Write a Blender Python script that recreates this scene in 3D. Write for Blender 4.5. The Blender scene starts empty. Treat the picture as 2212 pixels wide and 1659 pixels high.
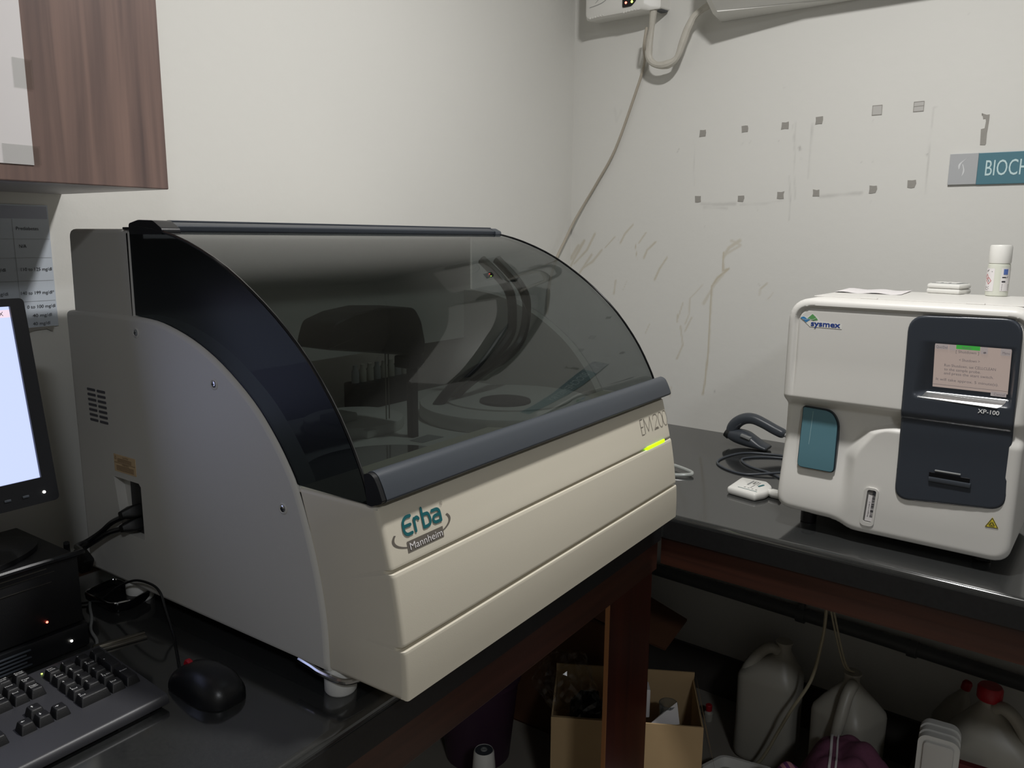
import bpy, bmesh, math, random
import numpy as np
from mathutils import Vector, Matrix
from mathutils.geometry import tessellate_polygon
random.seed(7); np.random.seed(7)
C = bpy.context.scene.collection
PI = math.pi

LAMP, FILL_LAMP, AMB, EXPO = 24.5, 21, .05, 0

# ------------------------------------------------------------------ helpers
def lin(c):
    c = c/255.0
    return c/12.92 if c <= .04045 else ((c+.055)/1.055)**2.4
def rgb(r, g, b): return (lin(r), lin(g), lin(b), 1)

def mat(name, col, rough=.5, metal=0., spec=.5, bump=0., bscale=200., vary=0., vscale=6., coat=0., ior=1.5, emit=None, estr=0., trans=0., sss=0.):
    m = bpy.data.materials.new(name); m.use_nodes = True
    nt = m.node_tree; b = nt.nodes['Principled BSDF']
    b.inputs['Base Color'].default_value = col
    b.inputs['Roughness'].default_value = rough
    b.inputs['Metallic'].default_value = metal
    b.inputs['IOR'].default_value = ior
    b.inputs['Specular IOR Level'].default_value = spec
    b.inputs['Coat Weight'].default_value = coat
    b.inputs['Transmission Weight'].default_value = trans
    if sss:
        b.inputs['Subsurface Weight'].default_value = sss
        b.inputs['Subsurface Radius'].default_value = (.02, .02, .02)
    if emit:
        b.inputs['Emission Color'].default_value = emit
        b.inputs['Emission Strength'].default_value = estr
    tc = nt.nodes.new('ShaderNodeTexCoord')
    if bump:
        n = nt.nodes.new('ShaderNodeTexNoise'); n.inputs['Scale'].default_value = bscale; n.inputs['Detail'].default_value = 3
        nt.links.new(tc.outputs['Object'], n.inputs['Vector'])
        bp = nt.nodes.new('ShaderNodeBump'); bp.inputs['Strength'].default_value = bump; bp.inputs['Distance'].default_value = .002
        nt.links.new(n.outputs['Fac'], bp.inputs['Height']); nt.links.new(bp.outputs['Normal'], b.inputs['Normal'])
    if vary:
        n = nt.nodes.new('ShaderNodeTexNoise'); n.inputs['Scale'].default_value = vscale; n.inputs['Detail'].default_value = 5
        nt.links.new(tc.outputs['Object'], n.inputs['Vector'])
        hsv = nt.nodes.new('ShaderNodeMix'); hsv.data_type = 'RGBA'
        hsv.inputs['A'].default_value = tuple(min(1, c*(1+vary)) for c in col[:3])+(1,)
        hsv.inputs['B'].default_value = tuple(c*(1-vary) for c in col[:3])+(1,)
        nt.links.new(n.outputs['Fac'], hsv.inputs['Factor']); nt.links.new(hsv.outputs['Result'], b.inputs['Base Color'])
    return m

def wood(name, dark, light, rough=.35, axis='Z', scale=3.):
    m = mat(name, dark, rough); nt = m.node_tree; b = nt.nodes['Principled BSDF']
    tc = nt.nodes.new('ShaderNodeTexCoord'); mp = nt.nodes.new('ShaderNodeMapping')
    s = {'Z': (14, 14, .6), 'X': (.6, 14, 14), 'Y': (14, .6, 14)}[axis]
    mp.inputs['Scale'].default_value = s
    nt.links.new(tc.outputs['Object'], mp.inputs['Vector'])
    n = nt.nodes.new('ShaderNodeTexNoise'); n.inputs['Scale'].default_value = scale; n.inputs['Detail'].default_value = 6; n.inputs['Distortion'].default_value = .6
    nt.links.new(mp.outputs['Vector'], n.inputs['Vector'])
    r = nt.nodes.new('ShaderNodeValToRGB'); r.color_ramp.elements[0].color = dark; r.color_ramp.elements[1].color = light
    r.color_ramp.elements[0].position = .3; r.color_ramp.elements[1].position = .72
    nt.links.new(n.outputs['Fac'], r.inputs['Fac']); nt.links.new(r.outputs['Color'], b.inputs['Base Color'])
    return m

def tinted_sheet(name, tint, rough=.02, ior=1.46):
    m = bpy.data.materials.new(name); m.use_nodes = True
    nt = m.node_tree; nt.nodes.clear()
    o = nt.nodes.new('ShaderNodeOutputMaterial'); mx = nt.nodes.new('ShaderNodeMixShader')
    t = nt.nodes.new('ShaderNodeBsdfTransparent'); g = nt.nodes.new('ShaderNodeBsdfGlossy'); f = nt.nodes.new('ShaderNodeFresnel')
    t.inputs['Color'].default_value = tint; g.inputs['Roughness'].default_value = rough; ge = nt.nodes.new('ShaderNodeNewGeometry'); ma = nt.nodes.new('ShaderNodeMapRange')   # same reflectance from either side of the sheet
    ma.inputs['To Min'].default_value = ior; ma.inputs['To Max'].default_value = 1/ior
    nt.links.new(ge.outputs['Backfacing'], ma.inputs['Value']); nt.links.new(ma.outputs['Result'], f.inputs['IOR'])
    nt.links.new(f.outputs[0], mx.inputs[0]); nt.links.new(t.outputs[0], mx.inputs[1]); nt.links.new(g.outputs[0], mx.inputs[2])
    nt.links.new(mx.outputs[0], o.inputs['Surface'])
    return m

class G:
    """collects shapes, then becomes one mesh object"""
    def __init__(s): s.v = []; s.f = []
    def add(s, v, f):
        n = len(s.v); s.v += [tuple(map(float, p)) for p in v]; s.f += [tuple(i+n for i in q) for q in f]; return s
    def box(s, x0, x1, y0, y1, z0, z1, r=0., seg=2, M=None):
        bm = bmesh.new(); bmesh.ops.create_cube(bm, size=1)
        for v in bm.verts: v.co = Vector(((x0+x1)/2+v.co.x*(x1-x0), (y0+y1)/2+v.co.y*(y1-y0), (z0+z1)/2+v.co.z*(z1-z0)))
        if r: bmesh.ops.bevel(bm, geom=bm.edges[:], offset=r, segments=seg, affect='EDGES', profile=.5)
        return s.bm(bm, M)
    def bm(s, bm, M=None):
        bm.verts.index_update()
        v = [(M @ x.co) if M else x.co for x in bm.verts]
        s.add(v, [[x.index for x in f.verts] for f in bm.faces]); bm.free(); return s
    def tube(s, pts, r, n=10, smooth=True, cap=True, sub=6):
        P = [Vector(p) for p in pts]; R = r if isinstance(r, (list, tuple)) else [r]*len(P)
        if smooth and len(P) > 2:
            Q = []; RR = []
            for i in range(len(P)-1):
                a, b, c, d = P[max(i-1, 0)], P[i], P[i+1], P[min(i+2, len(P)-1)]
                for k in range(sub):
                    t = k/sub
                    Q.append(.5*((2*b)+(c-a)*t+(2*a-5*b+4*c-d)*t*t+(3*b-a-3*c+d)*t**3)); RR.append(R[i]*(1-t)+R[i+1]*t)
            Q.append(P[-1]); RR.append(R[-1]); P, R = Q, RR
        V = []; F = []; up = None
        for i, p in enumerate(P):
            d = (P[min(i+1, len(P)-1)]-P[max(i-1, 0)]).normalized()
            if up is None: up = d.orthogonal().normalized()
            up = (up-d*up.dot(d)); up = up.normalized() if up.length > 1e-6 else d.orthogonal().normalized()
            w = d.cross(up)
            for k in range(n):
                a = 2*PI*k/n; V.append(p+(up*math.cos(a)+w*math.sin(a))*R[i])
        for i in range(len(P)-1):
            for k in range(n): F.append((i*n+k, i*n+(k+1) % n, (i+1)*n+(k+1) % n, (i+1)*n+k))
        if cap: F.append(tuple(range(n))[::-1]); F.append(tuple((len(P)-1)*n+k for k in range(n)))
        return s.add(V, F)
    def lathe(s, prof, n=32, c=(0, 0, 0), M=None):
        V = []; F = []
        for r, z in prof:
            for k in range(n):
                a = 2*PI*k/n; p = Vector((c[0]+r*math.cos(a), c[1]+r*math.sin(a), c[2]+z)); V.append(M @ p if M else p)
        m = len(prof)
        for i in range(m-1):
            for k in range(n): F.append((i*n+k, i*n+(k+1) % n, (i+1)*n+(k+1) % n, (i+1)*n+k))
        F.append(tuple(range(n))[::-1]); F.append(tuple((m-1)*n+k for k in range(n)))
        return s.add(V, F)
    def loft(s, rings, cap=True):
        n = len(rings[0]); V = [p for r in rings for p in r]; F = []
        for i in range(len(rings)-1):
            for k in range(n): F.append((i*n+k, i*n+(k+1) % n, (i+1)*n+(k+1) % n, (i+1)*n+k))
        if cap: F.append(tuple(range(n))[::-1]); F.append(tuple((len(rings)-1)*n+k for k in range(n)))
        return s.add(V, F)
    def prism(s, poly, fn, a, b, holes=()):
        """poly: 2D outline, extruded from a to b; fn(u, v, w) -> xyz"""
        loops = [list(poly)]+[list(h) for h in holes]
        tri = tessellate_polygon([[Vector((u, v, 0)) for u, v in l] for l in loops])
        flat = [p for l in loops for p in l]; n = len(flat)
        V = [fn(u, v, a) for u, v in flat]+[fn(u, v, b) for u, v in flat]
        F = [tuple(t) for t in tri]+[tuple(i+n for i in t[::-1]) for t in tri]
        o = 0
        for l in loops:
            m = len(l)
            for k in range(m): F.append((o+k, o+(k+1) % m, n+o+(k+1) % m, n+o+k))
            o += m
        return s.add(V, F)
    def flat(s, poly, fn):
        tri = tessellate_polygon([[Vector((u, v, 0)) for u, v in poly]])
        return s.add([fn(u, v) for u, v in poly], [tuple(t) for t in tri])
    def strokes(s, lines, w, fn, n=10):
        """flat ribbons with round ends; fn(u, v) -> xyz"""
        lv = 0                                      # laid on in hair-thin layers so that no two pieces coincide
        def lift(q):
            nonlocal lv
            lv = (lv+1) % 7; Q = [Vector(p) for p in q]; m = (Q[1]-Q[0]).cross(Q[2]-Q[0])
            if m.length < 1e-14: return q
            m.normalize(); k = lv*2e-5; return [tuple(p+m*k) for p in Q]
        for L in lines:
            for (a, b), (c, d) in zip(L[:-1], L[1:]):
                l = math.hypot(c-a, d-b) or 1e-9; nx, ny = -(d-b)/l*w/2, (c-a)/l*w/2
                s.add(lift([fn(a+nx, b+ny), fn(a-nx, b-ny), fn(c-nx, d-ny), fn(c+nx, d+ny)]), [(0, 1, 2, 3)])
            for a, b in L: s.add(lift([fn(a+w/2*math.cos(2*PI*k/n), b+w/2*math.sin(2*PI*k/n)) for k in range(n)]), [tuple(range(n))])
        return s
    def text(s, body, fn, u0, v0, w=None, h=None, bold=0., align='L', shear=0.):
        """writes body; lower left corner at (u0, v0), scaled to width w and/or cap height h"""
        V, F = text_geo(body, bold)
        if not V: return s
        x0, x1 = min(p[0] for p in V), max(p[0] for p in V)
        capV = text_geo('H', bold)[0]; cap = max(p[1] for p in capV)
        sy = (h/cap) if h else None; sx = (w/(x1-x0)) if w else None
        sx = sx or sy; sy = sy or sx
        off = {'L': 0, 'C': -(x1-x0)*sx/2, 'R': -(x1-x0)*sx}[align]
        return s.add([fn(u0+off+(p[0]-x0)*sx+shear*p[1]*sy, v0+p[1]*sy) for p in V], F)
    def build(s, name, m, parent=None, smooth=True, frame=None, angle=35, weld=False):
        o = (frame.get('_o') if frame else None) or (parent_origin(parent) if parent else Vector((0, 0, 0)))
        me = bpy.data.meshes.new(name); me.from_pydata([tuple(Vector(p)-Vector(o)) for p in s.v], [], s.f); me.validate()
        if weld or smooth:
            bm = bmesh.new(); bm.from_mesh(me)
            if weld: bmesh.ops.remove_doubles(bm, verts=bm.verts, dist=1e-5)
            try: bmesh.ops.recalc_face_normals(bm, faces=bm.faces)
            except Exception: pass
            bm.to_mesh(me); bm.free()
        ob = bpy.data.objects.new(name, me); C.objects.link(ob)
        me.materials.append(m)
        if smooth:
            me.polygons.foreach_set('use_smooth', [True]*len(me.polygons))
            try: me.set_sharp_from_angle(angle=math.radians(angle))
            except Exception: pass
        if parent: ob.parent = parent
        return ob

ORI = {}
def parent_origin(p):
    while p is not None and p.name not in ORI: p = p.parent
    return ORI[p.name] if p else Vector((0, 0, 0))

TH = math.radians(-93.5)                       # the right wall is turned a little from square
MR = Matrix.Translation((.034, 0, 0)) @ Matrix.Rotation(TH, 4, 'Z')   # local x along wall from the corner, -y into the room, z up
ID = Matrix.Identity(4)
def W(s, d, z): return MR @ Vector((s, -d, z))

def thing(name, label, cat, o, frame=ID, group=None):
    """an Empty at the thing's base; its parts are written in the coordinates of frame"""
    e = bpy.data.objects.new(name, None); C.objects.link(e); e.empty_display_size = .05
    e.location = frame @ Vector(o); e.rotation_euler = frame.to_euler()
    e['label'] = label; e['category'] = cat
    if group: e['group'] = group
    ORI[e.name] = Vector(o); return e
def solo(g, name, m, label, cat, o, frame=ID, group=None, **k):
    """a thing that is one mesh"""
    me_o = g.build(name, m, None, frame={'_o': Vector(o)}, **k)
    me_o.location = frame @ Vector(o); me_o.rotation_euler = frame.to_euler()
    me_o['label'] = label; me_o['category'] = cat
    if group: me_o['group'] = group
    ORI[me_o.name] = Vector(o); return me_o
def struct(g, name, m, frame=ID, **k):
    ob = g.build(name, m, None, **k); ob.location = frame.to_translation(); ob.rotation_euler = frame.to_euler(); ob['kind'] = 'structure'; return ob

_tc = {}
def text_geo(body, bold=0.):
    key = (body, bold)
    if key not in _tc:
        cu = bpy.data.curves.new('t', 'FONT'); cu.body = body; cu.dimensions = '2D'; cu.fill_mode = 'BOTH'; cu.offset = bold; cu.resolution_u = 3
        ob = bpy.data.objects.new('t', cu); C.objects.link(ob)
        dg = bpy.context.evaluated_depsgraph_get(); me = ob.evaluated_get(dg).to_mesh()
        _tc[key] = ([(v.co.x, v.co.y) for v in me.vertices], [tuple(p.vertices) for p in me.polygons])
        ob.evaluated_get(dg).to_mesh_clear(); bpy.data.objects.remove(ob); bpy.data.curves.remove(cu)
    return _tc[key]
def rrect(x0, x1, y0, y1, r, n=6):
    P = []
    for cx, cy, a in ((x1-r, y1-r, 0), (x0+r, y1-r, 90), (x0+r, y0+r, 180), (x1-r, y0+r, 270)):
        for k in range(n+1):
            t = math.radians(a+90*k/n); P.append((cx+r*math.cos(t), cy+r*math.sin(t)))
    return P
def rpoly(pts, r, n=6):
    """polygon with rounded corners; r one radius or a list"""
    out = []; m = len(pts)
    for i in range(m):
        a, b, c = Vector(pts[i-1]), Vector(pts[i]), Vector(pts[(i+1) % m]); rr = r[i] if isinstance(r, (list, tuple)) else r
        if rr <= 0: out.append(tuple(b)); continue
        d1 = (a-b); d2 = (c-b); k = min(rr, d1.length*.49, d2.length*.49); p = b+d1.normalized()*k; q = b+d2.normalized()*k
        for j in range(n+1):
            t = j/n; out.append(tuple(p*(1-t)**2+b*2*t*(1-t)+q*t*t))
    return out
def resample(pts, step):
    out = []
    for a, b in zip(pts[:-1], pts[1:]):
        l = math.dist(a, b); k = max(1, int(l/step))
        for i in range(k): out.append(tuple(a[j]+(b[j]-a[j])*i/k for j in range(2)))
    out.append(tuple(pts[-1])); return out
def spline(pts, sub=6):
    P = [Vector(p) for p in pts]; Q = []
    for i in range(len(P)-1):
        a, b, c, d = P[max(i-1, 0)], P[i], P[i+1], P[min(i+2, len(P)-1)]
        for k in range(sub):
            t = k/sub; Q.append(tuple(.5*((2*b)+(c-a)*t+(2*a-5*b+4*c-d)*t*t+(3*b-a-3*c+d)*t**3)))
    Q.append(tuple(P[-1])); return Q
def sstep(a, b, x):
    t = np.clip((x-a)/(b-a), 0, 1); return t*t*(3-2*t)

# ------------------------------------------------------------------ materials
M = {}
M['cream'] = mat('cream_plastic', rgb(214, 207, 190), .42, bump=.05, bscale=900, vary=.03, vscale=3)
M['cream_dim'] = mat('cream_textured_plastic_dimmed', rgb(203, 201, 196), .5, bump=.12, bscale=1400, vary=.03, vscale=4)  # same plastic as the front, with bluish dim light put into its colour
M['granite'] = mat('black_granite', rgb(44, 45, 45), .1, spec=.5, ior=1.95, vary=.35, vscale=220)
M['granite_edge'] = mat('dark_granite_edge', rgb(30, 30, 31), .42, spec=.4, vary=.4, vscale=160)  # darker and rougher than the slab's top
M['laminate'] = wood('dark_red_laminate', rgb(44, 27, 22), rgb(72, 42, 32), .28, 'X')
M['laminate_v'] = wood('dark_red_laminate_upright', rgb(48, 19, 11), rgb(70, 29, 18), .3, 'Z')
M['cabinet'] = wood('brown_veneer', rgb(98, 83, 80), rgb(138, 114, 105), .38, 'Z', 3.4)
M['ply'] = mat('raw_edge', rgb(140, 92, 52), .6)
M['white'] = mat('white_plastic', rgb(226, 225, 220), .38, bump=.03, bscale=700)
M['offwhite'] = mat('offwhite_shell', rgb(215, 213, 208), .4, bump=.06, bscale=1200, vary=.02, vscale=5)
M['paper'] = mat('paper', rgb(226, 222, 222), .8, vary=.03, vscale=12)
M['paper2'] = mat('printed_paper', rgb(196, 204, 214), .6)
M['black'] = mat('black_plastic', rgb(22, 23, 26), .35, bump=.05, bscale=800)
M['case_grey'] = mat('charcoal_plastic', rgb(60, 60, 64), .42, bump=.05, bscale=900)
M['matte'] = mat('matte_black_plastic', rgb(20, 20, 22), .5, bump=.12, bscale=900)
M['gloss'] = mat('glossy_black', rgb(14, 15, 18), .12)
M['slate'] = mat('slate_plastic', rgb(62, 67, 74), .38, bump=.04, bscale=900)
M['slate_dark'] = mat('dark_slate_panel', rgb(52, 57, 65), .32, bump=.05, bscale=900)
M['ink'] = mat('dark_ink', rgb(45, 45, 50), .6)
M['greyink'] = mat('grey_ink', rgb(104, 98, 90), .6)
M['paleink'] = mat('pale_ink', rgb(232, 232, 230), .5)
M['teal'] = mat('teal_ink', rgb(22, 98, 104), .5)
M['tealplate'] = mat('teal_plastic', rgb(84, 124, 136), .45)
M['chrome'] = mat('chrome', rgb(210, 210, 212), .1, metal=1)
M['steel'] = mat('brushed_steel', rgb(160, 156, 148), .3, metal=1)
M['silver'] = mat('silver_strip', rgb(170, 172, 172), .32, metal=.9)
M['grey'] = mat('grey_plastic', rgb(140, 142, 142), .45)
M['pipe'] = mat('grey_pipe', rgb(84, 86, 88), .5, vary=.2, vscale=20)
M['tapegrey'] = mat('old_adhesive', rgb(152, 149, 143), .85, vary=.08, vscale=90)
M['signgrey'] = mat('sign_grey', rgb(176, 178, 180), .35)
M['signteal'] = mat('sign_teal', rgb(82, 124, 137), .4)
M['card'] = mat('cardboard', rgb(186, 158, 118), .85, bump=.1, bscale=60, vary=.06, vscale=14)
M['card_dark'] = mat('brown_cardboard', rgb(92, 58, 36), .85, vary=.1, vscale=10)
M['hdpe'] = mat('milky_plastic', rgb(172, 168, 157), .4, sss=.3, vary=.05, vscale=9)
M['red'] = mat('red_plastic', rgb(170, 20, 36), .4)
M['maroon'] = mat('maroon_card', rgb(92, 26, 30), .6)
M['purple'] = mat('purple_cloth', rgb(116, 68, 92), .9, bump=.5, bscale=140, vary=.18, vscale=16)
M['violet'] = mat('violet_band', rgb(122, 52, 140), .85, bump=.3, bscale=300)
M['darkpurple'] = mat('dark_purple_plastic', rgb(66, 44, 62), .45)
M['tubing'] = mat('milky_tubing', rgb(160, 152, 128), .35)
M['cablewhite'] = mat('yellowed_cable', rgb(170, 162, 148), .5, vary=.05, vscale=30)
M['wrap'] = mat('pale_spiral_wrap', rgb(192, 188, 178), .45, bump=.4, bscale=90, vary=.06, vscale=40)
M['yellow'] = mat('warning_yellow', rgb(226, 208, 66), .5)
M['label_tan'] = mat('tan_label', rgb(206, 178, 140), .6)
M['led_green'] = mat('lit_green_bar', rgb(160, 230, 20), .4, emit=rgb(170, 255, 0), estr=1.6)
M['led_white'] = mat('lit_white_led', (1, 1, 1, 1), .4, emit=(1, .95, .85, 1), estr=14)
M['led_red'] = mat('lit_red_led', (1, .1, .1, 1), .4, emit=(1, .12, .08, 1), estr=6)
M['led_lime'] = mat('lit_lime_led', (.6, 1, .1, 1), .4, emit=(.65, 1, .1, 1), estr=5)
M['screen'] = mat('lit_monitor_screen', rgb(40, 40, 50), .3, emit=rgb(196, 208, 255), estr=1.15)
M['screenbar'] = mat('lit_title_bar', rgb(40, 40, 50), .3, emit=rgb(236, 214, 228), estr=1.1)
M['lcd'] = mat('lit_touch_screen', rgb(120, 105, 98), .3, emit=rgb(176, 160, 152), estr=.62)
M['lcd_green'] = mat('lit_green_field', rgb(40, 90, 40), .4, emit=rgb(74, 190, 78), estr=.5)
M['lcd_ink'] = mat('screen_ink', rgb(112, 106, 108), .5, emit=rgb(112, 106, 108), estr=.35)
M['lcd_key'] = mat('screen_key', rgb(150, 145, 145), .4, emit=rgb(172, 160, 158), estr=.45)
M['clear'] = tinted_sheet('clear_film', (.95, .955, .95, 1), .12)
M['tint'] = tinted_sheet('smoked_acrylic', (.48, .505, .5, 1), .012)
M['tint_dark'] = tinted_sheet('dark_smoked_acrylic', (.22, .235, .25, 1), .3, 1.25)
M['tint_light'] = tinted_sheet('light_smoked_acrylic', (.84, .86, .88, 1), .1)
M['bottleclear'] = mat('frosted_bottle', rgb(214, 216, 204), .3, sss=.2)
M['blue'] = mat('blue_print', rgb(86, 112, 176), .5)
M['navy'] = mat('navy_print', rgb(34, 62, 140), .5)
M['skyblue'] = mat('blue_leaf_print', rgb(58, 130, 186), .5)
M['green'] = mat('green_leaf_print', rgb(92, 156, 92), .5)
M['printred'] = mat('red_print', rgb(190, 60, 60), .5)

def inset2(P, k):
    c = sum((Vector(q) for q in P), Vector((0, 0)))/len(P); return [tuple(Vector(q)+(c-Vector(q)).normalized()*k*(1 if q[1] < -.002 else 0)) for q in P]
def xf(g, m): g.v = [tuple(m @ Vector(p)) for p in g.v]; return g
G.xf = lambda s, m: xf(s, m)
XZ = lambda y: (lambda u, v: (u, y, v))              # facing -y
def xz(u, v, w): return (u, w, v)                    # prism along y
def yz(u, v, w): return (w, u, v)                    # prism along x
def xy(u, v, w): return (u, v, w)                    # prism along z

# ------------------------------------------------------------------ the room
def paint(name, base):
    m = mat(name, base, .75, spec=.3); nt = m.node_tree; b = nt.nodes['Principled BSDF']; N = nt.nodes.new; L = nt.links.new
    tc = N('ShaderNodeTexCoord'); n = N('ShaderNodeTexNoise'); n.inputs['Scale'].default_value = 2.2; n.inputs['Detail'].default_value = 6
    L(tc.outputs['Object'], n.inputs['Vector'])
    mx = N('ShaderNodeMix'); mx.data_type = 'RGBA'; mx.inputs['A'].default_value = tuple(c*.94 for c in base[:3])+(1,); mx.inputs['B'].default_value = base
    L(n.outputs['Fac'], mx.inputs['Factor'])
    src = mx.outputs['Result']
    for att, col in (('brown', rgb(184, 174, 150)), ('grime', rgb(136, 134, 130))):
        a = N('ShaderNodeAttribute'); a.attribute_name = att
        k = N('ShaderNodeMix'); k.data_type = 'RGBA'; L(a.outputs['Fac'], k.inputs['Factor']); L(src, k.inputs['A']); k.inputs['B'].default_value = col; src = k.outputs['Result']
    L(src, b.inputs['Base Color'])
    n2 = N('ShaderNodeTexNoise'); n2.inputs['Scale'].default_value = 45; n2.inputs['Detail'].default_value = 4; L(tc.outputs['Object'], n2.inputs['Vector'])
    bp = N('ShaderNodeBump'); bp.inputs['Strength'].default_value = .12; bp.inputs['Distance'].default_value = .004
    L(n2.outputs['Fac'], bp.inputs['Height']); L(bp.outputs['Normal'], b.inputs['Normal'])
    return m
M['paint'] = paint('white_wall_paint', rgb(219, 218, 213))
M['farwall'] = mat('grey_far_wall_paint', rgb(150, 147, 140), .8)
M['ceil'] = mat('ceiling_paint', rgb(215, 213, 206), .9)
M['floor'] = mat('floor_tile', rgb(146, 140, 130), .45, vary=.12, vscale=5)
M['skirt'] = mat('dark_skirting_tile', rgb(70, 66, 62), .35, vary=.15, vscale=20)
M['trim'] = mat('brown_strip', rgb(120, 72, 46), .5)

struct(G().box(-4.2, .05, 0, .12, 0, 2.75), 'wall_back', M['paint'], smooth=False)
struct(G().box(-4.3, -4.2, -4, .12, 0, 2.75), 'wall_left', M['farwall'], smooth=False)
struct(G().box(-4.3, .4, -4.1, -4, 0, 2.75), 'wall_front', M['farwall'], smooth=False)
struct(G().box(-4.2, .3, -4, .12, -.1, 0), 'floor', M['floor'], smooth=False)
struct(G().box(-4.2, .3, -4, .12, 2.75, 2.85), 'ceiling', M['ceil'], smooth=False)
struct(G().box(-4.2, .03, -.012, 0, 0, .14), 'baseboard_back', M['skirt'], smooth=False)
struct(G().box(.013, 3.9, -.012, 0, 0, .14), 'baseboard_right', M['skirt'], MR, smooth=False)
struct(G().box(-3.2, -.76, -.012, 0, .861, .872), 'trim_1', M['trim'], smooth=False)

BROWN= [([(0.592, 1.4383), (0.5606, 1.4179), (0.545, 1.3907)], 0.014, 0.5), ([(0.5666, 1.4381), (0.5957, 1.4251), (0.5545, 1.4003)], 0.01, 0.4), ([(0.5442, 1.4042), (0.5459, 1.35), (0.5643, 1.3573), (0.5297, 1.3289), (0.5134, 1.3035), (0.5123, 1.2451), (0.5127, 1.1041), (0.5062, 1.0028), (0.5018, 0.9703)], 0.007, 0.75), ([(0.4895, 1.2507), (0.5233, 1.3122), (0.5465, 1.3404)], 0.01, 0.4), ([(0.4431, 1.2623), (0.4426, 1.2125), (0.4317, 1.1832)], 0.005, 0.45), ([(0.4834, 1.3063), (0.4577, 1.2771), (0.4431, 1.2623), (0.4438, 1.2197)], 0.004, 0.4), ([(0.4328, 1.1617), (0.4495, 1.1987), (0.4538, 1.2061)], 0.006, 0.5), ([(0.6813, 1.3187), (0.662, 1.3006), (0.6617, 1.2833)], 0.006, 0.5), ([(0.7019, 1.2932), (0.6857, 1.2725)], 0.003, 0.4), ([(0.1229, 1.4041), (0.0883, 1.3657), (0.0488, 1.3417)], 0.009, 0.5), ([(0.084, 1.3883), (0.0435, 1.3339), (0.0256, 1.3101)], 0.009, 0.5), ([(0.0945, 1.4561), (0.0654, 1.4031), (0.015, 1.3562)], 0.009, 0.55), ([(0.0536, 1.4333), (0.0146, 1.3716), (-0.007, 1.3323)], 0.011, 0.55), ([(0.0319, 1.4179), (-0.0077, 1.3633)], 0.011, 0.5), ([(0.1705, 1.4462), (0.1368, 1.4132)], 0.006, 0.6), ([(0.237, 1.4856), (0.2078, 1.4566), (0.1919, 1.4272)], 0.007, 0.6), ([(0.2828, 1.4598), (0.2594, 1.428)], 0.006, 0.55), ([(0.3182, 1.4315), (0.29, 1.4068), (0.2795, 1.3821)], 0.008, 0.6), ([(0.3604, 1.3853), (0.3364, 1.3504), (0.3202, 1.3153)], 0.007, 0.6), ([(0.2461, 1.4278), (0.2548, 1.3772)], 0.002, 0.8), ([(0.179, 1.3084), (0.1736, 1.2631)], 0.007, 0.5), ([(0.222, 1.31), (0.2062, 1.2751)], 0.002, 0.4), ([(0.3084, 1.1742), (0.2947, 1.1434)], 0.003, 0.5), ([(0.4207, 1.2468), (0.4058, 1.1986), (0.4044, 1.1956)], 0.005, 0.5), ([(0.4165, 1.1748), (0.4272, 1.1178), (0.409, 1.0723)], 0.006, 0.5), ([(0.4037, 1.21), (0.4048, 1.1884)], 0.006, 0.5), ([(0.3941, 0.9819), (0.3908, 0.9501)], 0.004, 0.5), ([(-0.0226, 1.5092), (-0.0276, 1.4016), (-0.0383, 1.3703)], 0.014, 0.35), ([(0.0053, 1.3714), (0.0536, 1.4333)], 0.012, 0.4)]
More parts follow.
